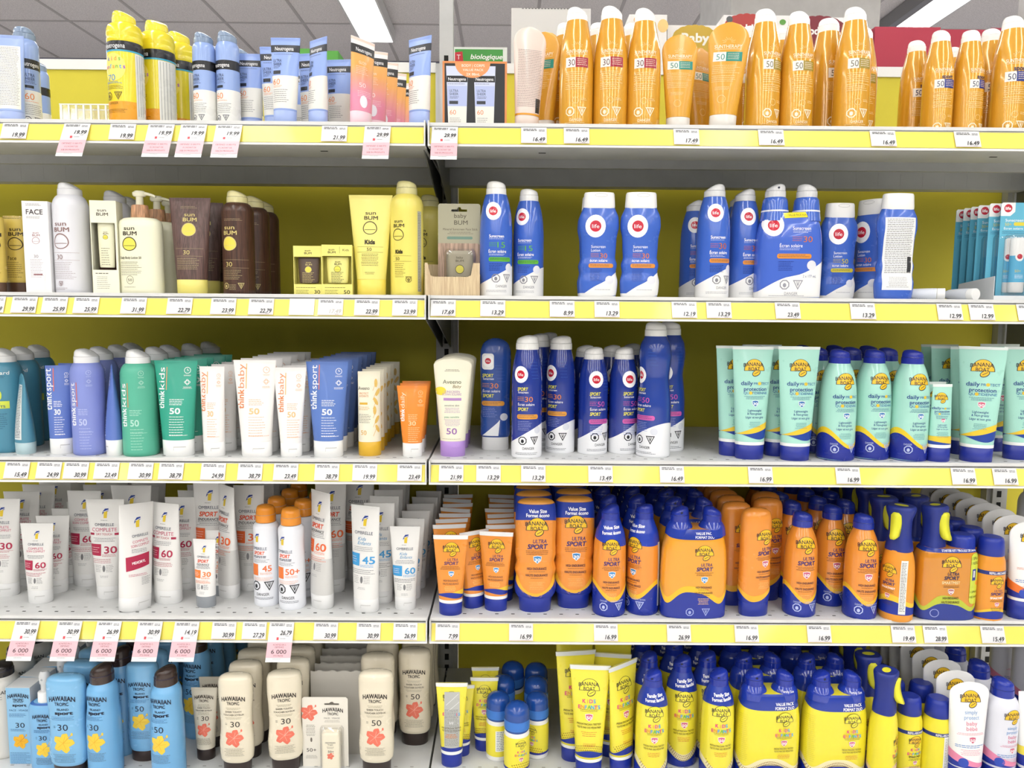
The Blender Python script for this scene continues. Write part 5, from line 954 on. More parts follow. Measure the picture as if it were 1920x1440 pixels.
# gondola: uprights, panels
GM = M('b9bab8', .45, metal=.1, kind='metal'); DK = M('14140f', .8); SH = M('d6d7d6', .4, kind='metal')
for i, (x, lb) in enumerate(((XG, 'grey slotted upright between the left and right shelves'), (XG+SEC, 'grey slotted upright behind the right end of the shelves'), (XG-SEC, 'grey slotted upright beyond the left edge'))):
    m = MB(); m.box(-.014, .014, 1.668, 1.70, 0, CZ+.75, GM); m.box(-.023, -.014, 1.676, 1.70, 0, CZ+.5, GM); m.box(.014, .023, 1.676, 1.70, 0, CZ+.5, GM)
    for k in range(62): z = .3+k*.0254; m.box(-.0045, .0045, 1.6672, 1.6685, z, z+.014, DK)
    o = mesh_obj('shelving_upright', m); o.location.x = x; tag(o, lb, 'shelf upright', 'shelving uprights')
PY = M('d2c437', .55, spec=.3, kind='panel')
for x0, x1, lb in ((XG-SEC+.024, XG-.024, 'yellow back panel behind the left shelves'), (XG+.024, XG+SEC-.024, 'yellow back panel behind the right shelves'), (XG+SEC+.024, XG+SEC+.5, 'yellow back panel beyond the right upright')):
    e = empty('back_panel', ((x0+x1)/2, 1.70, 0)); tag(e, lb, 'back panel', 'yellow gondola back panels'); w2 = (x1-x0)/2
    mesh_obj('panel', slab(-w2, w2, -.005, .005, .05, CZ+.4856, PY), e); mesh_obj('top_rail', slab(-w2, w2, -.009, .012, CZ+.4857, CZ+.506, M('e6e6e2', .4)), e)
# shelves
FT = math.atan(14/36)
def shelf(k, side):
    x0, x1 = ((XG-SEC+.003, XG-.002) if side == 0 else (XG+.002, XG+SEC-.003)); z = ZS[k]; yf = YF if k < 5 else YF-.115
    e = empty('shelf', ((x0+x1)/2, yf, z)); w2 = (x1-x0)/2; D = 1.666-yf
    nm = ['', 'top', 'second', 'third', 'fourth', 'bottom'][k]; tag(e, f"{nm} metal shelf on the {['left', 'right'][side]} side with yellow price strip", 'shelf', 'gondola shelves')
    m = MB(); m.box(-w2, w2, .004, D, -.004, 0, SH); m.box(-w2, w2, .004, .10, -.036, -.0325, GM); m.box(-w2, w2, .10, .103, -.036, -.004, GM)
    m.box(-w2, w2, .225, .235, -.030, -.004, GM); m.box(-w2, w2, D-.035, D, -.046, -.004, GM); m.box(-w2, -w2+.002, .004, D, -.036, -.004, GM); m.box(w2-.002, w2, .004, D, -.036, -.004, GM)
    if k >= 3:   # stamped slots in two rows
        n = 42
        for i in range(n):
            x = -w2+.03+i*(2*w2-.06)/(n-1)
            for yy, dx, cc in ((.018, 0, DK), (.038, .012, M('a3a3a0', .6)), (.12, 0, M('a3a3a0', .6))): m.add([(x+dx-.003, yy, .0004), (x+dx+.003, yy, .0004), (x+dx+.003, yy+.0028, .0004), (x+dx-.003, yy+.0028, .0004)], [(0, 1, 2, 3)], cc, False)
    if k == 1:
        for px in ((610, 1015, 1893)[0:1] if side == 0 else (1017, 1893)):
            P = hitZ(px, 286, z-.037); m.box(P.x-(x0+x1)/2-.006, P.x-(x0+x1)/2+.006, .045, .049, -.0366, -.0355, DK)
        for i in range(int(2*w2/.046)):      # thin raised bars imitating light reflections along the rear rail
            x = -w2+.02+i*.046; m.box(x, x+.003, D-.0354, D-.034, -.041, -.014, GM)
    mesh_obj('deck', m, e)
    # price channel: rail, tilted face, lower bead
    m = MB(); pm = M('dcdcda', .35)
    def tilt(zz): return -(-zz)*math.tan(FT)
    m.box(-w2, w2, -.0015, .005, -.0045, .0012, pm); m.box(-w2, w2, -.003, .004, -.0068, -.0055, M('9c9c9a', .4))
    m.add([(-w2, tilt(-.0055), -.0055), (w2, tilt(-.0055), -.0055), (w2, tilt(-.036), -.036), (-w2, tilt(-.036), -.036), (-w2, .004, -.0055), (w2, .004, -.0055), (w2, -.004, -.036), (-w2, -.004, -.036)], [(0, 3, 2, 1), (4, 5, 6, 7), (0, 1, 5, 4), (3, 7, 6, 2), (0, 4, 7, 3), (1, 2, 6, 5)], pm, False)
    m.box(-w2, w2, tilt(-.036)-.002, tilt(-.036)+.002, -.0385, -.0355, M('efeeea', .35))
    for sx in (-w2, w2-.002): m.box(sx, sx+.002, tilt(-.036)-.0015, .01, -.038, .0015, pm)
    mesh_obj('price_channel', m, e)
    m = MB(); ym = M('ebdc58', .35, coat=.4, kind='') ; a, b = -.0075, -.0345
    m.add([(-w2+.003, tilt(a)-.0012, a), (w2-.003, tilt(a)-.0012, a), (w2-.003, tilt(b)-.0012, b), (-w2+.003, tilt(b)-.0012, b)], [(0, 3, 2, 1)], ym, False)
    mesh_obj('yellow_strip', m, e)
    # brackets under both ends
    for sx in (-w2+.006, w2-.008):
        m = MB(); pts = [(.03, -.030), (.03, -.036), (D-.01, -.105), (D, -.105), (D, -.004), (.03, -.004)]
        vs = [(sx, y, zz) for y, zz in pts]+[(sx+.002, y, zz) for y, zz in pts]; n = len(pts); m.add(vs, [tuple(range(n)), tuple(range(2*n-1, n-1, -1))]+[(i, (i+1) % n+0, (i+1) % n+n, i+n)[::-1] for i in range(n)], M('6f706d', .5), False); mesh_obj('bracket', m, e)
for k in range(1, 6):
    for s_ in (0, 1): shelf(k, s_)

# ---------------------------------------------------------------- price tags
def proj(P):
    v = P-O; zc = v.dot(fw); return 960+F*v.dot(rt2)/zc, 720-F*v.dot(up2)/zc
TG_ = {}
def ptag(k, px, price, hang=0, big=None, faded=False, desc='', blank=False):
    w_ = 46 if not hang else 47; h = 32 if not hang else 73; key = (price, hang, big, faded, blank)
    if key not in TG_:
        m = MB(); m.box(-w_/2, w_/2, 0, .3, -h, 0, M('dededf', .45, coat=.2)); L = Lab(m, Flat(0), 0); c1 = '3b3b3b' if not faded else 'b9b6ae'
        if not blank:
            r = random.Random(hash(price) % 99); L.lines(-w_/2+4, 6, 3, 2, '6a6a6a', pitch=2.6, th=1.5, jag=.1); L.lines(9, 20, 4.5, 2, '8a8a8a', pitch=2.3, th=1.2, jag=.1)
            L.text(price, w_/2-3, 24 if not hang else 19.5, 8.2, c1, w=21 if len(price) > 4 else 17, it=.2, bold=.022, al='r'); L.lines(w_/2-14, w_/2-7, 29.6 if not hang else 25.5, 1, '8a8a8a', th=.7)
            if not hang: L.rect(-w_/2+1, 31, w_/2-1, 31.5, 'd9b3b6')
            else:
                L.rect(-7, 28, -3, 33, 'd0404a'); L.lines(0, 12, 30, 1, '8a8a8a', th=.8); L.rect(-w_/2, 37, w_/2, 65, 'eab6be')
                if big: L.text('ACHETEZ EN 3,', 0, 41.5, 2.9, '6a4048', w=25); L.text('OBTENEZ', 0, 46, 2.9, '6a4048', w=17); L.text(big, 0, 54, 7.5, '3a3338', w=29, bold=.01); L.text('PTS PRIME', 0, 61.5, 2.6, '6a4048', w=18)
                else: L.text('OBTENEZ 15 000 PTS', 0, 45, 3.2, '7a4048', w=36); L.text("À L'ACHAT DE", 0, 52, 3.2, '7a4048', w=24); L.text('50$ EN PRODUITS', 0, 59, 3.2, '7a4048', w=32)
                L.lines(-10, 10, 67, 1, '9a9a9a', th=.6)
        TG_[key] = m.mesh('price_tag', .00089)
    P = hitY(px, [0, 255, 578, 885, 1182][k], YF-.01)
    o = obj('price_tag', TG_[key]); o.location = (P.x, YF-(.0058+.0015)*math.tan(FT)*1.2-.0022, ZS[k]-.0062); o.rotation_euler = (-FT*(1 if not hang else 1.35), 0, 0)
    shn = ['', 'top', 'second', 'third', 'fourth'][k]
    n = 'white price tag' if not hang else 'hanging pink promotion tag'
    n2 = f"reading {price}" if not blank and not faded else ('left blank' if blank else 'with faded print')
    tag(o, f"{n} {n2} on {shn} shelf, {desc}", 'price tag', 'price tags on the shelf strips')
T = ptag
for k, lst in {1: [(28, '19.99', 0, 'at the far left edge'), (144, '19.99', 1, 'under the clear tray'), (230, '19.99', 0, 'under the tall yellow spray'), (302, '19.99', 1, 'left of three hanging close'), (363, '19.99', 1, 'middle of three hanging close'), (429, '19.99', 1, 'right of three hanging close'), (627, '21.99', 0, 'under the blue tubes'), (708, '29.99', 1, 'under the peach tubes'),
                   (834, '29.99', 1, 'under the twin pack box'), (1001, '16.49', 0, 'under the tube turned backward'), (1081, '16.49', 0, 'under the left golden spray'), (1287, '17.49', 0, 'under the golden tubes'), (1446, '16.49', 0, 'under the golden sprays marked 50'), (1656, '16.49', 0, 'by the gap in the sprays'), (1814, '16.49', 0, 'under the golden sport sprays')],
               2: [(-14, '25.99', 0, 'cut by the left edge'), (46, '29.99', 0, 'under the white face box'), (103, '25.99', 0, 'under the white spray'), (162, '25.99', 0, 'under the window box'), (251, '31.99', 0, 'under the pump bottle'), (337, '22.79', 0, 'under the brown tube'), (419, '23.99', 0, 'under the front brown spray'), (490, '22.79', 0, 'right of the brown sprays'), (688, '22.99', 0, 'under the yellow tube'), (759, '23.99', 0, 'under the yellow spray'),
                   (831, '17.69', 0, 'under the wood print tray'), (924, '13.29', 0, 'under the blue sprays marked 15'), (1054, '8.99', 0, 'in the gap before the lotions'), (1138, '13.29', 0, 'under the two blue lotions'), (1283, '12.19', 0, 'left of the orange marked sprays'), (1348, '13.29', 0, 'under the orange marked sprays'), (1477, '23.49', 0, 'under the duo pack'), (1618, '13.29', 0, 'left of the bottle turned backward'), (1781, '12.99', 0, 'under the fallen sticks'), (1841, '12.99', 0, 'under the stick cards'), (1931, '12.99', 0, 'cut by the right edge')],
               3: [(32, '15.49', 0, 'at the far left'), (92, '24.99', 0, 'under the first periwinkle tube'), (143, '30.99', 0, 'under the periwinkle spray'), (200, '23.49', 0, 'under the sideways tube'), (264, '30.99', 0, 'under the green spray'), (321, '38.79', 0, 'under the green tube'), (400, '24.99', 0, 'under the small white tube'), (469, '38.79', 0, 'under the large white tube'), (536, '23.49', 0, 'under the middle white tube'), (613, '38.79', 0, 'under the blue tube'), (684, '19.99', 0, 'under the yellow capped tube'), (768, '23.49', 0, 'under the orange tube'),
                   (846, '21.99', 0, 'under the lilac capped tube'), (916, '13.29', 0, 'under the blue oval bottle'), (1000, '13.29', 0, 'under the first navy spray'), (1126, '13.49', 0, 'under the pink marked sprays'), (1260, '16.49', 0, 'under the tall navy spray'), (1426, '16.99', 0, 'under the first mint tube'), (1590, '16.99', 0, 'under the mint sprays'), (1807, '16.99', 0, 'under the turned mint tube'), (1885, '16.99', 0, 'at the right edge')],
               4: [(50, '30.99', 2, 'leftmost of the hanging tags'), (130, '30.99', 2, 'second hanging tag from the left'), (204, '26.99', 2, 'under the third tube'), (281, '30.99', 2, 'fourth hanging tag from the left'), (350, '14.19', 2, 'under the small grey capped tube'), (420, '30.99', 0, 'right of the row of hanging tags'), (477, '27.29', 0, 'under the orange capped sprays'), (528, '26.79', 2, 'hanging alone in the middle'), (611, '30.99', 0, 'under the orange 60 tube'), (691, '30.99', 0, 'under the blue 45 tube'), (760, '26.99', 0, 'under the blue 60 tube'),
                   (839, '7.99', 0, 'under the small orange tubes'), (977, '16.99', 0, 'under the large orange lotions'), (1136, '16.99', 0, 'under the orange value size spray'), (1273, '26.99', 0, 'under the orange duo pack'), (1400, '16.99', 0, 'under the slim orange bottle'), (1536, '16.99', 0, 'under the orange 50 sprays'), (1694, '19.49', 0, 'under the trigger spray'), (1754, '28.99', 0, 'under the starter pack'), (1862, '15.49', 0, 'under the refill bottle')]}.items():
    for x, p, hg, ds in lst: T(k, x, p, hang=1 if hg else 0, big='6 000' if hg == 2 else None, desc=ds)
T(2, 566, '17.49', blank=True, desc='under the small stick boxes'); T(2, 620, '17.49', faded=True, desc='right of the blank tag')

# ---------------------------------------------------------------- placing products
def build(K, s):
    K.s = s; parts = K.fn(); K.tree = [(n, m.mesh(K.name+'_'+n, s), p) for n, m, p in parts]
def inst(K, loc, rz, label, group, sc_=1., lean=0, stand=''):
    e = empty(K.objname, loc, rz); e.scale = (sc_,)*3; e.rotation_euler = (0, lean, rz); os_ = []
    for n, me, p in K.tree:
        o = bpy.data.objects.new(n, me); o.parent = e if p is None else os_[p]; C.objects.link(o); os_.append(o)
    tag(e, label, K.cat, group); return e
def put(kn, k, x, top=None, base=None, d=None, lab='', group=None, rz=0, lean=0, fit=True):
    K = KINDS[kn]; z = ZS[k]; b = K.b*(K.s or .00089)
    if base is not None: Y = hitZ(x, base, z).y+b
    elif d is not None: Y = YF+d+b
    else: Y = hitZ(x, top, z+K.h*K.s).y
    sc_ = 1.
    if top is not None and not (base is None and d is None):
        H = hitY(x, top, Y).z-z
        if K.s is None: build(K, H/K.h)
        elif fit: sc_ = min(1.15, max(.87, H/(K.h*K.s)))
    H = K.h*K.s*sc_; X = hitY(x, 720, Y).x
    for _ in range(3):
        q = proj(Vector((X, Y, z+H/2))); X = hitY(x, q[1], Y).x
    inst(K, (X, Y, z), math.radians(rz), lab, group, sc_, math.radians(lean))
    return X, Y, sc_
ORD = ['first', 'second', 'third', 'fourth', 'fifth', 'sixth', 'seventh', 'eighth']
def col(kn, k, X, Y, n, step, what, where, group, jit=.003, sc_=1., rj=6, dx=0., first=0):
    """items standing one behind the other, going away from the aisle"""
    K = KINDS[kn]; r = random.Random(int(X*1000)+k)
    for i in range(n):
        y = Y+step*(i+1)
        if y+K.b*K.s+.004 > 1.664: break
        inst(K, (X+dx*(i+1)+r.uniform(-jit, jit), y, ZS[k]), math.radians(r.uniform(-rj, rj)), f"{what}, {ORD[i+first]} one back {where}", group, sc_)
SH_ = ['', 'top shelf', 'second shelf', 'third shelf', 'fourth shelf', 'bottom shelf']
def PC(kn, k, x, top, base, d, lab, group, n=0, step=.05, what='', where='', rz=0, jit=.003, dx=0., **kw):
    X, Y, s = put(kn, k, x, top, base, d, lab, group, rz=rz, **kw)
    if n: col(kn, k, X, Y, n, step, what, where, group, sc_=s, jit=jit, dx=dx)
    return X, Y, s
# ---- top shelf
g = 'blue and yellow products on the left top shelf'
put('n_tube_back', 1, 20, 66, None, .02, 'pale blue tube turned to show its white text label, far left of top shelf', g, rz=10)
X, Y, s = put('nb_spray', 1, 384, 61, None, .035, 'pale blue spray can with grey cap, right beside the yellow sprays', g, rz=-12)
put('nb_spray', 1, 50, 52, None, .07, 'pale blue spray can behind the tube with text label, at the left edge', g, rz=60)
put('nb_spray', 1, 8, 60, None, .15, 'pale blue spray can mostly hidden at the far left edge', g)
put('nb_spray', 1, 74, None, None, .2, 'shorter looking blue spray can deep on the shelf beside the empty stretch', g, rz=-20)
def cleartray():
    mb = MB(); m = M('f4f4ea', .12, kind='clear')
    mb.box(-45, 45, 0, 40, 0, 1, m)
    for x0, x1, y0, y1, h in ((-45, -44, 0, 40, 30), (44, 45, 0, 40, 26), (-45, 45, 0, 1, 34), (-45, 45, 39, 40, 36), (-15, -14, 0, 40, 30), (15, 16, 0, 40, 30)): mb.box(x0, x1, y0, y1, 1, h, m)
    for i in range(7): mb.box(-43+i*13, -40+i*13, -1, 1, 4, 33, M('ecece0', .15))
    for y in (0, 39): mb.box(-45, 45, y-.6, y+.6, 33.5, 35.5, M('e6e6dc', .2))
    return [('tray', mb, None)]
kind('clear_tray', 'clear_plastic_tray', 'tray', 36, 0, cleartray)
put('clear_tray', 1, 160, 194, None, .03, 'empty clear plastic divider tray in the gap left of the yellow sprays')
put('ny_spray', 1, 236, 22, None, .015, 'tall yellow kids spray can, front and tallest of the three', g, rz=-10)
put('ny_spray', 1, 297, 38, None, .07, 'yellow kids spray can turned to its barcode side, middle of the three', g, rz=-42)
put('ny_spray', 1, 338, 60, None, .14, 'yellow kids spray can standing furthest back of the three', g, rz=-14)
put('nb_spray', 1, 428, 59, None, .04, 'pale blue spray can left of the first blue tube', g, rz=-8)
put('nb_spray', 1, 412, None, None, .11, 'pale blue spray can hidden between the two front blue sprays', g)
put('nb_spray', 1, 455, None, None, .12, 'pale blue spray can behind the first blue tube', g)
put('nb_spray', 1, 474, None, None, .2, 'pale blue spray can furthest back behind the first blue tube', g)
put('n_tube', 1, 533, 71, None, .012, 'pale blue and cream 60 tube with its cap showing, tallest of the blue tubes', g, rz=-4, lean=1.5)
put('n_tube', 1, 470, 101, None, .07, 'pale blue and cream 60 tube left of the tallest one', g, rz=3)
put('n_tube', 1, 516, 88, None, .06, 'pale blue tube peeking out behind the tallest blue tube', g)
put('n_tube', 1, 595, 74, None, .015, 'pale blue and cream tube turned aside, right of the tallest blue tube', g, rz=-42, lean=2)
put('n_tube_small', 1, 586, 100, None, .08, 'pale blue tube behind the turned one', g, rz=-10)
put('n_tube_small', 1, 614, None, None, .125, 'pale blue tube whose corner shows right of the turned one', g)
put('n_tube', 1, 636, 112, None, .11, 'pale blue tube standing back, just left of the peach tubes', g, rz=-6)
put('n_tube_small', 1, 560, None, None, .17, 'pale blue tube in the third row behind the tallest one', g)
X, Y, s = put('np_tube', 1, 675, 72, None, .012, 'orange to pink tube with a barcode side, front one of the peach tubes', g, rz=48, lean=3)
put('np_tube', 1, 702, 96, None, .07, 'orange to pink tube, first one back behind the front peach tube', g, rz=20)
put('np_tube', 1, 722, None, None, .135, 'orange to pink tube, second one back behind the front peach tube', g, rz=20)
put('np_tube', 1, 739, None, None, .2, 'orange to pink tube, third one back behind the front peach tube', g, rz=20)
put('np_tube', 1, 754, None, None, .27, 'orange to pink tube, last one back behind the front peach tube', g)
put('n_tube', 1, 786, 71, None, .015, 'pale blue and cream tube standing alone at the right end of the left shelf', g, rz=-36, lean=1)
put('n_pack', 1, 890, 115, None, .02, 'orange edged box holding two blue 60 tubes', None)
g = 'golden sprays and tubes on the right top shelf'
put('st_tube_back', 1, 988, 50, None, .012, 'pale pink tube turned to show its text label, leaning beside the twin pack', g, rz=12, lean=2)
put('st_tube', 1, 1018, 60, None, .06, 'golden tube behind the tube turned backward', g, rz=-30)
for x, t, w_ in ((1081, 15, 'leftmost of the golden sprays marked red 30'), (1145, 13, 'middle one of the golden sprays marked red 30'), (1207, 17, 'right one of the golden sprays marked red 30')):
    X, Y, s = put('st30', 1, x, t, None, .012, f'golden spray can with white cap, {w_}', g, rz=-3)
    col('st30', 1, X-.012+(.004 if x > 1200 else 0), Y, 2, .07, 'golden spray can', f"behind the {w_.split(' ')[0]} red 30 spray", g, rj=20, jit=.001)
put('st_tube', 1, 1273, 65, None, .02, 'golden tube with teal 50 label standing straight', g)
put('st_tube', 1, 1357, 42, None, .01, 'golden tube with teal 50 label leaning, clear cap showing', g, rz=-14, lean=2.5)
put('st_tube', 1, 1312, 90, None, .075, 'golden tube between and behind the two teal labelled ones', g, rz=30)
put('st50', 1, 1431, 19, None, .012, 'golden spray can marked olive 50, first right of the leaning tube', g, rz=22)
put('st50', 1, 1494, 23, None, .014, 'golden spray can marked olive 50, second right of the leaning tube', g, rz=6)
put('st50', 1, 1549, 36, None, .07, 'golden spray can marked olive 50, set back between its neighbours', g, rz=24)
put('st50', 1, 1598, 15, None, .01, 'golden spray can marked olive 50, last before the gap', g, rz=2)
put('st30', 1, 1405, None, None, .09, 'golden spray can behind the leaning golden tube', g); put('st30', 1, 1463, None, None, .1, 'golden spray can behind the two olive 50 sprays', g); put('st50', 1, 1612, None, None, .085, 'golden spray can behind the last olive 50 spray', g)
put('stsp', 1, 1714, 77, None, .075, 'golden sport spray can set back, first right of the gap', g, rz=10)
put('stsp', 1, 1759, 58, None, .015, 'golden sport spray can, second right of the gap', g, rz=0)
put('stsp', 1, 1815, 58, None, .017, 'golden sport spray can, third right of the gap', g, rz=18)
put('stsp', 1, 1893, 31, None, .008, 'golden sport spray can at the right edge, biggest', g, rz=-5)
put('stsp', 1, 1784, None, None, .11, 'golden sport spray can behind the second and third ones', g); put('stsp', 1, 1853, 55, None, .07, 'golden sport spray can behind the biggest one at right', g)
# ---- second shelf
build(KINDS['lying'], .00089)
g = 'brown, cream and yellow products on the left second shelf'
put('sb_face', 2, 30, 388, None, .045, 'mustard face tube with brown top beside the white box', g)
put('sb_face', 2, -12, 390, None, .012, 'mustard face tube cut by the left edge', g); put('sb_face', 2, 48, None, None, .11, 'mustard face tube behind the first mustard one', g)
put('sb_facebox', 2, 69, 377, None, .01, 'white carton reading FACE', None, rz=7)
put('sb_white', 2, 135, 342, None, .01, 'white spray can with white cap and mauve lettering', g)
put('sb_winbox', 2, 196, 376, None, .008, 'cream carton with a cut-out window showing a tube', None, rz=10)
put('sb_white', 2, 219, None, None, .1, 'grey capped white spray can behind the window carton', g); put('sb_white', 2, 248, None, None, .18, 'white spray can furthest back behind the window carton', g)
X, Y, s = put('sb_pump', 2, 265, 358, None, .008, 'cream pump bottle with wood print collar, front one', g)
put('sb_pump', 2, 297, None, None, .07, 'cream pump bottle, second in line', g); put('sb_pump', 2, 318, None, None, .13, 'cream pump bottle, last in line', g)
put('sb_brown', 2, 359, 371, None, .01, 'brown wood print tube with yellow cap, front one', g)
put('sb_brown', 2, 382, None, None, .065, 'brown wood print tube, first behind the front one', g, rz=18); put('sb_brown', 2, 402, None, None, .125, 'brown wood print tube, last behind the front one', g, rz=18)
put('sb_bspray', 2, 447, 357, None, .01, 'brown wood print spray can with cream cap, front one', g)
put('sb_bspray', 2, 478, None, None, .075, 'brown wood print spray can, second in line', g); put('sb_bspray', 2, 497, None, None, .14, 'brown wood print spray can, last in line', g)
put('sb_stick', 2, 577, 461, None, .01, 'small yellow stick carton with a brown stick in its window', g)
put('sb_stick_kids', 2, 632, 459, None, .01, 'small yellow stick carton with a yellow stick in its window', g, rz=3)
put('sb_kids', 2, 696, 366, None, .01, 'light yellow kids tube with yellow cap', g)
put('sb_kspray', 2, 763, 339, None, .008, 'light yellow kids spray can with cream cap', g, rz=3)
put('sb_kspray', 2, 806, None, None, .17, 'light yellow kids spray can in shade, deep behind the shelf end', g)
g = 'blue and white products on the right second shelf'
X, Y, s = put('kraft_tray', 2, 848, 493, None, .008, 'pine print cardboard tray marked 50', None)
put('baby_card', 2, 861, 382, None, .028, 'beige hanging card with a face stick, standing in the pine print tray', None)
KB = 'blue spray can with white cap and green 15'
X, Y, s = put('life15', 2, 930, 340, None, .01, KB+', left one', g, rz=14); col('life15', 2, X, Y, 2, .064, 'blue spray can with white cap', 'behind the left green 15 spray', g)
put('life15', 2, 991, 354, None, .035, KB+', right one', g, rz=-6)
put('life_lotion', 2, 1122, 362, None, .012, 'blue curved lotion bottle with orange 30, left one', g); put('life_lotion', 2, 1200, 362, None, .012, 'blue curved lotion bottle with orange 30, right one', g)
put('life_lotion', 2, 1118, None, None, .065, 'blue lotion bottle hidden behind the left orange 30 one', g)
put('life30', 2, 1337, 345, None, .01, 'blue spray can with orange 30, front one', g, rz=-4); put('life30', 2, 1394, 354, None, .04, 'blue spray can with orange 30, right of the front one', g, rz=4)
put('life30', 2, 1302, 375, None, .1, 'blue spray can with orange 30, set back at the left', g, rz=-10); put('life30', 2, 1384, None, None, .13, 'blue spray can hidden behind the second orange 30 one', g)
put('life_duo', 2, 1478, 345, None, .01, 'wrapped pack of two blue spray cans, 2 x 177 mL', None)
put('life_lotion50', 2, 1571, 382, None, .055, 'blue lotion bottle with yellow 50, right of the duo pack', g)
put('life_lotion', 2, 1632, 375, None, .065, 'blue wavy lotion bottle seen from its side', g, rz=-60); put('life_lotion_back', 2, 1679, 364, None, .008, 'blue lotion bottle turned to its white text label', g, rz=4)
put('lying', 2, 1772, None, None, .02, 'white stick lying on its side, left one', g, rz=62); put('lying', 2, 1830, None, None, .01, 'white stick lying on its side, right one', g, rz=18)
X, Y, s = put('life_card', 2, 1910, 380, None, .022, 'light blue stick card at the right edge, foremost', g)
for i, (x, d_) in enumerate(((1888, .035), (1866, .06), (1852, .08), (1838, .10), (1824, .12))): put('life_card', 2, x, None, None, d_, f'light blue stick card in the white tray, {ORD[i+1]} from the front', g)
put('white_tray', 2, 1905, 518, None, .008, 'white card tray holding the light blue stick cards')
# ---- third shelf
g = 'teal, periwinkle and green products on the left third shelf'
put('lizard', 3, 12, 652, 850, None, 'teal spray can with white cap cut by the left edge', g)
put('lizard', 3, 46, None, None, .085, 'teal spray can behind the teal tube', g); put('lizard', 3, 76, None, None, .15, 'teal spray can furthest right of the three', g)
put('lizard_tube', 3, 45, 700, 852, None, 'teal tube seen from the side with clear cap', g, rz=-50)
X, Y, s = put('ts_tube_s', 3, 114, 685, 852, None, 'slim periwinkle tube marked 30 with white cap', g, rz=20); put('ts_tube_s', 3, 135, None, None, .075, 'slim periwinkle tube behind the one marked 30', g)
X, Y, s = put('ts_spray', 3, 166, 653, 855, None, 'periwinkle spray can with white cap', g); put('ts_spray', 3, 193, None, None, .085, 'periwinkle spray can just behind the front one', g); put('ts_spray', 3, 226, None, None, .15, 'periwinkle spray can with shaded cap behind the sideways tube', g); put('ts_spray', 3, 252, None, None, .22, 'periwinkle spray can furthest back', g)
put('ts_tube_s', 3, 213, 684, 855, None, 'slim periwinkle tube turned sideways', g, rz=-62)
put('tk_spray', 3, 262, 654, 857, None, 'green spray can with white cap', g); put('tk_spray', 3, 296, None, None, .09, 'green spray can directly behind the front one', g); put('tk_spray', 3, 321, None, None, .155, 'green spray can, third back', g); put('tk_spray', 3, 362, None, None, .215, 'green spray can with dim cap behind the green tubes', g); put('tk_spray', 3, 396, None, None, .29, 'green spray can furthest back behind the green tubes', g)
PC('tk_tube', 3, 333, 676, 856, None, 'green tube marked 50 with white cap', g, 4, .04, 'green tube', 'behind the front green tube')
g = 'white, blue and orange tubes on the left third shelf'
PC('tb_tube_s', 3, 400, 687, 857, None, 'narrow white tube with orange letters marked 30', g, 4, .05, 'narrow white tube', 'behind the one marked 30')
PC('tb_tube', 3, 480, 675, 858, None, 'large white tube with orange letters marked 50', g, 5, .045, 'large white tube', 'behind the large 50 one')
PC('tb_tube_m', 3, 545, 689, 858, None, 'middle sized white tube with orange letters', g, 5, .045, 'middle sized white tube', 'in its line')
PC('ts_tube', 3, 615, 678, 858, None, 'medium blue tube marked 50 with white cap', g, 6, .045, 'medium blue tube', 'behind the front blue tube')
PC('av_tube', 3, 693, 696, 856, None, 'cream tube with golden cap and plant drawing', g, 5, .045, 'cream tube with golden cap', 'behind the plant tube', rz=12)
PC('td_tube', 3, 773, 723, 858, None, 'bright orange tube with white cap', g, 2, .04, 'bright orange tube', 'behind the front orange tube')
g = 'navy sprays on the right third shelf'
PC('avb_tube', 3, 849, 672, 857, None, 'cream baby tube with lilac cap', 'cream baby tubes', 4, .038, 'cream baby tube with lilac cap', 'behind the front cream one')
put('ls_oval', 3, 929, 634, 845, None, 'blue rounded lotion bottle standing on its white cap', g)
put('ls_spray', 3, 988, 628, 860, None, 'navy sport spray can with orange 30, front one', g); put('ls_spray', 3, 1051, 629, 851, None, 'navy sport spray can with orange 30, right one', g, rz=-22); put('ls_spray', 3, 1010, None, None, .105, 'navy sport spray can between the two orange 30 ones', g); put('ls_spray', 3, 1026, None, None, .165, 'navy sport spray can furthest back with shaded cap', g)
put('ls_spray50', 3, 1112, 650, 853, None, 'navy sport spray can with pink 50, left one', g, rz=6); put('ls_spray50', 3, 1169, 650, 852, None, 'navy sport spray can with pink 50, right one', g, rz=16)
put('ls_spray50', 3, 1096, None, None, .115, 'navy spray can behind the left pink 50 one', g); put('ls_spray50', 3, 1146, None, None, .125, 'navy spray can between the two pink 50 ones', g); put('ls_spray50', 3, 1183, None, None, .19, 'navy spray can behind the right pink 50 one', g)
put('ls_tall', 3, 1227, 603, 859, None, 'tallest navy spray can with waisted body, front one', g, rz=-48); put('ls_tall', 3, 1254, None, None, .085, 'tall navy spray can behind the tallest front one', g)
g = 'mint green products on the right third shelf'
put('mint_tube', 3, 1408, 650, 862, None, 'mint tube with navy cap, leftmost front one', g); put('mint_tube', 3, 1377, None, None, .05, 'mint tube set back left of the leftmost front one', g); put('mint_tube', 3, 1425, None, None, .095, 'mint tube behind the leftmost front one', g)
put('mint_tube', 3, 1494, 650, 865, None, 'mint tube with navy cap, left of the mint sprays', g); put('mint_tube', 3, 1462, None, None, .05, 'mint tube set back between the two front ones', g)
for i, (x, t, b_) in enumerate(((1570, 654, 865), (1635, 654, 863), (1706, 655, 866))):
    X, Y, s = put('mint_spray', 3, x, t, b_, None, f'mint spray can with blue cap, {["left", "middle", "right"][i]} one of the front three', g)
    col('mint_spray', 3, X-.012, Y, 2, .068, 'mint spray can', f'behind the {["left", "middle", "right"][i]} mint spray', g)
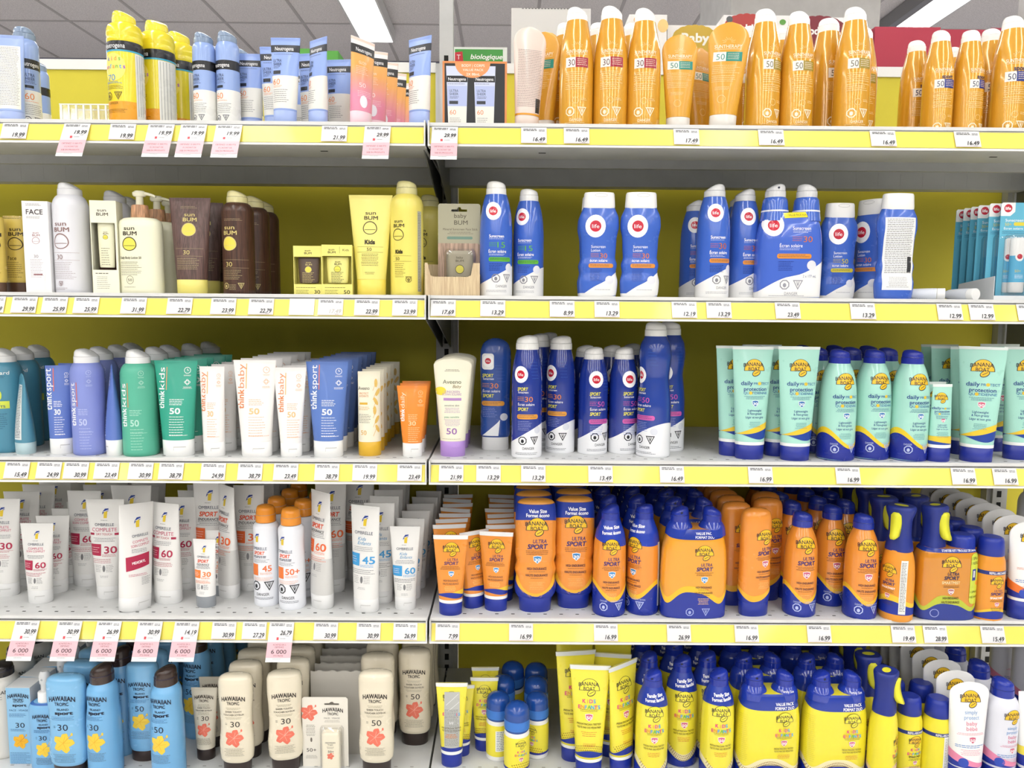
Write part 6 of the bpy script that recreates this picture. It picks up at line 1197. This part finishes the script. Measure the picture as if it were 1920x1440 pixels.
put('mint_tube_s', 3, 1763, 720, 867, None, 'smallest mint tube right of the mint sprays', g); put('mint_tube_s', 3, 1752, None, None, .05, 'small mint tube behind the smallest front one', g)
put('mint_tube50', 3, 1836, 650, 868, None, 'mint tube turned slightly, with red shield', g, rz=-32); put('mint_tube', 3, 1776, None, None, .10, 'mint tube behind the smallest one', g); put('mint_tube', 3, 1812, None, None, .075, 'mint tube left behind the turned one', g); put('mint_tube', 3, 1756, None, None, .155, 'mint tube furthest back at the left of its group', g)
put('mint_tube50', 3, 1915, 650, 863, None, 'mint tube at the right edge', g); put('mint_tube50', 3, 1868, None, None, .11, 'mint tube between the turned one and the edge', g)
# ---- fourth shelf
g = 'white tubes and sprays on the left fourth shelf'; WT = 'white tube in shade'
X1, Y1, s1 = PC('om30', 4, 8, 935, 1120, None, 'white tube with crimson 30 at the left edge', g, 4, .055, WT, 'behind the crimson 30 tube at the edge')
PC('om60s', 4, 73, 981, 1133, None, 'smaller white tube with crimson 60, near the left edge', g, 5, .05, 'small '+WT, 'behind the smaller crimson 60 tube', jit=.004, dx=-.002)
PC('om60', 4, 162, 920, 1100, None, 'white tube with crimson 60 partly hidden by the 30 tube', g, 4, .05, WT, 'behind the partly hidden 60 tube', dx=.002)
PC('omd30', 4, 201, 936, 1125, None, 'white dry touch tube with crimson 30', g, 0)
put('omd30', 4, 250, 910, None, .115, 'white tube with shiny top behind the tilted one', g); put('omd30', 4, 268, None, None, .17, 'white tube third row behind the tilted one', g); put('omd30', 4, 282, None, None, .225, 'white tube fourth row behind the tilted one', g)
put('omx', 4, 249, 945, 1147, None, 'white tube turned and tilted with crimson label, foremost', g, rz=46, lean=3)
PC('omd60', 4, 313, 943, 1133, None, 'white dry touch tube with crimson 60', g, 0, rz=-18); PC('om60', 4, 343, 932, 1108, None, 'white tube with crimson 60 just right behind the dry touch one', g, 4, .05, WT, 'behind the right 60 tube')
PC('oms_s', 4, 385, 1011, 1140, None, 'smallest white tube with orange 30 and grey cap', g, 1, .055, 'small '+WT, 'behind the grey capped tube', rz=-8)
put('oms30', 4, 427, 910, 1122, None, 'white sport tube with orange 30 turned aside', g, rz=-44); put('oms30', 4, 395, None, None, .12, 'white sport tube dim behind the smallest tube', g)
PC('oms30', 4, 469, 910, 1110, None, 'white sport tube facing front behind the turned one', g, 4, .05, 'white sport tube', 'behind the front facing sport tube')
X, Y, s = PC('omsp45', 4, 500, 945, 1138, None, 'white spray can with orange cap marked 45', g, 3, .06, 'white spray can with orange cap', 'behind the 45 spray', dx=.004)
X, Y, s = PC('omsp50', 4, 547, 950, 1145, None, 'white spray can with orange cap marked 50+', g, 3, .06, 'white spray can with orange cap', 'behind the 50+ spray', dx=.008)
PC('oms60', 4, 603, 921, 1142, None, 'white sport tube with orange 60 turned aside', g, 2, .075, 'white sport tube', 'behind the orange 60 tube', rz=-42)
put('oms30', 4, 674, None, None, .17, 'white sport tube dim, left behind the blue 45 tubes', g)
PC('omk45', 4, 686, 948, 1150, None, 'white tube with blue 45, front one', g, 0, rz=-20); X, Y, s = PC('omk45', 4, 712, 943, 1134, None, 'white tube with blue 45, second one', g, 4, .05, 'white tube', 'behind the second blue 45 one')
PC('omk60', 4, 760, 987, 1146, None, 'smaller white tube with blue 60, front one', g, 5, .052, 'smaller white tube', 'behind the front blue 60 one', dx=.003)
g = 'orange products with navy bases on the right fourth shelf'
put('bb_tube', 4, 845, 1003, 1155, None, 'small orange tube, front left', g); put('bb_tube', 4, 889, 995, 1141, None, 'small orange tube turned aside between two others', g, rz=32); put('bb_tube', 4, 930, 997, 1147, None, 'small orange tube, front right', g, rz=-8)
for x, w_ in ((843, 'left'), (905, 'middle'), (940, 'right')):
    P = hitY(x, 1060, YF+.06); K = KINDS['bb_tube']; col('bb_tube', 4, P.x, YF+.052, 7, .037, 'small orange tube with grey crimp', f'in the {w_} line', g, jit=.004, rj=14) if w_ != 'middle' else None
for x, t, b_, w_ in ((1004, 934, 1150, 'left'), (1076, 930, 1143, 'right')): PC('bb_lotion', 4, x, t, b_, None, f'large orange value size lotion bottle, {w_} front one', g, 5, .056, 'large orange lotion bottle', f'in the {w_} line')
PC('bb_value', 4, 1143, 944, 1158, None, 'orange value size spray can facing front', g, 4, .067, 'orange value size spray can', 'in the left line', dx=.002); PC('bb_value', 4, 1206, 943, 1155, None, 'orange value size spray can turned to its text side', g, 4, .067, 'orange value size spray can', 'in the right line', rz=-48)
PC('bb_duo', 4, 1300, 948, 1162, None, 'orange wrapped pack of two spray cans reading FORMAT DUO', g, 4, .066, 'orange pack of two spray cans', 'behind the front duo pack')
X, Y, s = put('bb_slim', 4, 1415, 952, 1157, None, 'slim orange bottle on a navy cap, foremost', g, rz=6); put('bb_slim', 4, 1436, None, None, .085, 'slim orange bottle right behind the foremost', g); put('bb_slim', 4, 1432, None, None, .13, 'slim orange bottle, second right behind the foremost', g)
X, Y, s = put('bb_slim', 4, 1377, 940, None, .06, 'slim orange bottle left behind the foremost', g); col('bb_slim', 4, X, Y, 5, .042, 'slim orange bottle', 'in the left line', g)
PC('bb_s50', 4, 1501, 958, 1158, None, 'orange spray can marked 50, left front one', g, 0); X, Y, s = PC('bb_s50', 4, 1557, None, 1138, None, 'orange spray can marked 50, set back in the middle', g, 4, .064, 'orange spray can', 'in the middle line')
P = hitY(1492, 1050, YF+.1); col('bb_s50', 4, P.x-.004, YF+.055, 4, .064, 'orange spray can', 'in the line of the left 50 spray', g); X, Y, s = put('bb_s50', 4, 1615, 962, 1163, None, 'orange spray can marked 50, right front one', g); col('bb_s50', 4, X+.014, Y+.034, 3, .066, 'orange spray can', 'in the line of the right 50 spray', g)
PC('smart', 4, 1684, 947, 1167, None, 'orange trigger spray bottle with navy head and yellow lever', g, 4, .062, 'orange trigger spray bottle', 'behind the front trigger spray', rz=-48)
PC('kit', 4, 1772, 946, 1165, None, 'orange starter pack with trigger spray and refill', g, 4, .064, 'orange starter pack', 'behind the front starter pack')
PC('refill', 4, 1854, 1005, 1166, None, 'orange refill bottle with navy lid', g, 3, .056, 'orange refill bottle', 'behind the front refill')
PC('wt_sport', 4, 1925, 977, 1163, None, 'white sport tube with rounded top at the right edge', g, 7, .042, 'white tube with rounded top', 'behind the white sport tube')
P = hitY(1960, 1050, YF+.1); 
# ---- bottom shelf
g = 'blue and cream products on the left bottom shelf'
X, Y, s = put('ht_white', 5, 8, 1240, None, .02, 'white spray can with black cap at the left edge', g); col('ht_white', 5, X-.012, Y, 4, .07, 'white spray can with black cap', 'at the left edge', g, dx=-.004)
PC('ht_box', 5, 37, 1290, 1432, None, 'light blue face carton, front one', g, 6, .04, 'light blue face carton', 'behind the front carton', rz=0, jit=.001)
PC('ht_pump', 5, 88, 1258, 1446, None, 'light blue pump bottle with white sprayer', g, 3, .05, 'light blue pump bottle', 'behind the front pump bottle')
PC('ht_blue', 5, 128, 1265, 1459, None, 'light blue lotion bottle marked 30, foremost', g, 5, .052, 'light blue lotion bottle', 'behind the foremost 30 lotion')
PC('ht_sp30', 5, 195, 1243, 1462, None, 'light blue spray can with brown cap marked 30', g, 4, .066, 'light blue spray can with brown cap', 'behind the 30 spray')
PC('ht_blue50', 5, 270, 1240, 1430, None, 'light blue lotion bottle marked 50 on its brown cap', g, 5, .046, 'light blue lotion bottle', 'behind the 50 lotion')
PC('ht_sp50', 5, 314, 1248, 1466, None, 'light blue spray can with brown cap marked 50', g, 0); P = hitY(372, 1300, YF+.12); col('ht_sp50', 5, P.x, YF+.05, 4, .066, 'light blue spray can with brown cap', 'behind the small cream tubes', g)
PC('ht_tube', 5, 385, 1289, 1428, None, 'small cream tube on a dark cap, front one', g, 1, .04, 'small cream tube', 'behind the front small tube', rz=0)
PC('ht_cream30', 5, 444, 1263, 1456, None, 'cream lotion bottle marked 30, left front one', g, 5, .048, 'cream lotion bottle', 'behind the left 30 bottle'); PC('ht_cream30', 5, 535, 1257, 1450, None, 'cream lotion bottle marked 30, right front one', g, 5, .048, 'cream lotion bottle', 'behind the right 30 bottle', rz=10)
PC('ht_cream50', 5, 706, 1257, 1456, None, 'cream lotion bottle marked 50, front one', g, 0); put('ht_cream50', 5, 709, None, None, .045, 'cream lotion bottle behind the front 50 one', g); put('ht_cream50', 5, 718, None, None, .10, 'cream lotion bottle, third in line with the front 50 one', g)
PC('ht_cream50', 5, 778, 1215, 1400, None, 'cream lotion bottle marked 50, set back at the shelf end', g, 3, .045, 'cream lotion bottle', 'behind the 50 bottle at the shelf end')
put('ht_card', 5, 610, 1307, 1448, None, 'cream hanging card with a 50+ stick and coral flower', None, rz=0)
X, Y, s = put('back_card', 5, 634, 1258, None, .045, 'grey card with torn top behind the stick card', 'grey cards in the carton tray'); col('back_card', 5, X, Y, 8, .03, 'grey card', 'behind the torn grey card', 'grey cards in the carton tray', rj=1, sc_=s)
g = 'yellow kids products on the right bottom shelf'
put('k_tube_lab', 5, 847, 1280, 1440, None, 'small yellow tube with crumpled silver label', g, rz=0); put('k_tube_s', 5, 864, 1284, None, .035, 'small yellow tube behind the silver labelled one', g)
PC('k_tube_s', 5, 908, 1270, 1410, None, 'small yellow tube facing front', g, 1, .04, 'small yellow tube', 'behind the front facing small one')
put('rollon_lab', 5, 934, 1297, 1428, None, 'roll-on with blue lid turned to its white label', g, rz=10); put('rollon', 5, 969, 1316, 1455, None, 'roll-on with blue lid, foremost', g, rz=28); put('rollon', 5, 1007, 1298, 1426, None, 'roll-on with blue lid, right one', g, rz=-20)
put('rollon', 5, 943, None, None, .075, 'roll-on with blue lid behind the white labelled one', g); put('rollon', 5, 961, None, None, .13, 'roll-on with blue lid furthest back on the left', g); put('rollon', 5, 1005, None, None, .07, 'roll-on with blue lid behind the right one', g); put('rollon', 5, 1005, None, None, .125, 'roll-on with blue lid furthest back on the right', g)
put('k_tube', 5, 1105, 1247, 1456, None, 'large yellow kids tube facing front', g, rz=-4); put('k_tube', 5, 1166, 1243, 1450, None, 'large yellow kids tube turned aside', g, rz=38); put('k_tube', 5, 1078, 1220, 1430, None, 'large yellow kids tube left behind the front one', g, rz=8); put('k_tube', 5, 1076, None, None, .08, 'large yellow kids tube in the back row, left', g); put('k_tube', 5, 1148, None, None, .08, 'large yellow kids tube in the back row, right', g); put('k_tube', 5, 1146, 1225, None, .035, 'large yellow kids tube right behind the front one', g, rz=-8)
put('k_tube', 5, 1073, None, None, .13, 'large yellow kids tube furthest back on the left', g)
PC('k_spray', 5, 1222, 1255, 1468, None, 'yellow kids spray can with blue cap, left front one', g, 0); PC('k_spray', 5, 1277, 1228, 1438, None, 'yellow kids spray can with blue cap, set back in the middle', g, 4, .066, 'yellow kids spray can', 'behind the middle one'); PC('k_spray', 5, 1345, 1253, 1468, None, 'yellow kids spray can with blue cap, right front one', g, 5, .068, 'yellow kids spray can', 'behind the right one')
P = hitY(1215, 1350, YF+.05); col('k_spray', 5, P.x, YF-.005, 5, .066, 'yellow kids spray can', 'behind the left one', g)
PC('k_duo', 5, 1438, 1255, 1466, None, 'yellow wrapped kids duo pack, left one', g, 5, .066, 'yellow duo pack', 'behind the left duo pack'); PC('k_duo', 5, 1563, 1257, 1468, None, 'yellow wrapped kids duo pack, right one', g, 5, .066, 'yellow duo pack', 'behind the right duo pack')
PC('smart_kids', 5, 1656, 1256, 1482, None, 'yellow trigger spray bottle with navy head', g, 4, .062, 'yellow trigger spray bottle', 'behind the front yellow one', rz=50)
PC('refill_kids', 5, 1702, 1303, 1463, None, 'yellow refill bottle with navy lid, facing front', g, 3, .055, 'yellow refill bottle', 'behind the front facing refill', rz=5); PC('refill_kids_back', 5, 1755, 1307, 1467, None, 'yellow refill bottle turned to its text label', g, 1, .055, 'yellow refill bottle', 'behind the text label refill')
PC('wt_baby', 5, 1812, 1278, 1478, None, 'white baby tube with rounded top', g, 7, .042, 'white tube with rounded top', 'behind the front baby tube')
PC('wt_spray', 5, 1874, 1270, 1478, None, 'white baby spray can with blue cap', g, 5, .068, 'white spray can with blue cap', 'behind the front baby spray'); put('wt_square', 5, 1936, 1296, 1476, None, 'white square topped tube cut by the right edge', g)
P = hitY(1960, 1300, YF+.1); col('wt_spray', 5, P.x+.03, YF-.01, 4, .068, 'white spray can with blue cap', 'near the right edge', g); col('wt_spray', 4, P.x+.09, YF+.02, 4, .07, 'white spray can with blue cap', 'behind the right edge', 'white sprays at the right edge of the fourth shelf')
# ---- cartons standing on the far side of the shelving, seen above the back panel
mesh_obj('far_shelf', slab(XG-SEC, XG+SEC+.4, 1.72, 2.12, CZ+.262, CZ+.27, SH), label='metal shelf on the far side holding cartons, seen over the back panel', cat='shelf')
def fbox(name, x0, x1, top, Y, colr, label, pr=None, D=.18, rz=0):
    a = hitY(x0, top, Y); b = hitY(x1, top, Y); s = (b.x-a.x)/(x1-x0); h = (a.z-(CZ+.27))/s; mb = MB(); w_ = x1-x0
    mb.box(-w_/2, w_/2, 0, D/s, 0, h, M(colr, .6)); L = Lab(mb, Flat(0), h)
    if pr: pr(L, w_)
    e = empty(name, ((a.x+b.x)/2, Y, CZ+.27), rz); mesh_obj('box', mb, e, scale=s); tag(e, label, 'carton', 'cartons on the far side of the shelving')
def p1(L, w): L.rect(-w/2+2, 4, w/2-8, 60, '3f9a3c'); L.poly([(-w/2+2, 10), (-w/2+16, 8), (-w/2+18, 28), (-w/2+2, 28)], 'c8303a'); L.text('biologique', 12, 17, 9, 'f2f4ee', w=60, it=.25, bold=.02); L.text('T', -w/2+9, 18, 9, 'f2f4ee')
fbox('food_carton', 851, 951, 88, 1.80, 'e4e8e2', 'white and green carton reading biologique above the twin pack', p1)
def p2(L, w):
    for i in range(18): L.rect(-w/2+20+i*6, -.1, -w/2+23+i*6, 1.6, '6a6a6a')
    L.lines(0, 50, 60, 1, 'c9c7c2')
fbox('white_carton', 959, 1108, 15, 1.80, 'dcdad6', 'plain white carton with perforated top edge behind the red 30 sprays', p2)
def cloud(L, x, y, rx, ry, c):
    for i in range(9): a = PI*i/8; L.ell(x+rx*.7*math.cos(a), y-ry*.5*math.sin(a), rx*.34, ry*.55, c)
    L.rect(x-rx, y-ry*.1, x+rx, y+ry, c)
def p3(L, w): L.ell(-15, 10, 12, 9, 'e8a230'); L.ell(28, 20, 10, 12, 'f0cc80'); L.ell(8, 52, 14, 14, 'e5d93c'); L.text('50', 6, 52, 12, '2a2a2a', bold=.03); L.ell(-22, 50, 12, 12, '8a3a2a')
fbox('snack_carton', 1180, 1251, 27, 1.80, 'f0eeea', 'white snack carton with orange fruit between golden sprays', p3)
def p4(L, w): cloud(L, 5, 26, 42, 26, 'c9a51e'); L.text('Baby', 6, 22, 17, 'f4f2e6', w=52, bold=.03)
fbox('snack_carton', 1252, 1345, 47, 1.83, 'efece8', 'white snack carton with a gold cloud reading Baby', p4)
def p5(L, w): cloud(L, -22, 26, 42, 28, 'b3322c'); L.text('Toddler', -20, 24, 16, 'f6f0ee', w=72, bold=.03); L.text('MUM-MUM', -22, 44, 10, 'f6f0ee', w=60, bold=.03); L.ell(-54, 8, 6, 6, '55585a'); L.ell(46, 12, 6, 5, '5a9a3a')
fbox('snack_carton', 1357, 1487, 28, 1.79, 'f1efee', 'white snack carton with a red cloud behind the olive 50 sprays', p5)
def p6(L, w): cloud(L, -20, 26, 50, 28, '7e1c2c'); L.text('Toddler', -20, 24, 14, 'f6f0ee', w=60, bold=.03)
fbox('snack_carton', 1488, 1625, 32, 1.79, 'f1efee', 'white snack carton with a dark wine cloud', p6)
fbox('red_carton', 1641, 1764, 50, 1.80, 'b8364c', 'crimson carton just right of the golden sprays'); fbox('red_carton', 1766, 1856, 55, 1.80, 'b8364c', 'crimson carton behind the golden sport sprays'); fbox('red_carton', 1859, 1960, 52, 1.86, 'a02e44', 'crimson carton at the right edge')
for x0, x1, t, lb in ((66, 116, 113, 'green topped carton left of the yellow sprays'), (138, 204, 113, 'green topped carton next to the tall yellow spray'), (560, 586, 91, 'green carton behind the blue tubes, left one'), (606, 634, 95, 'green carton behind the blue tubes, right one')): fbox('green_carton', x0, x1, t, 1.80, '5aa844', lb)
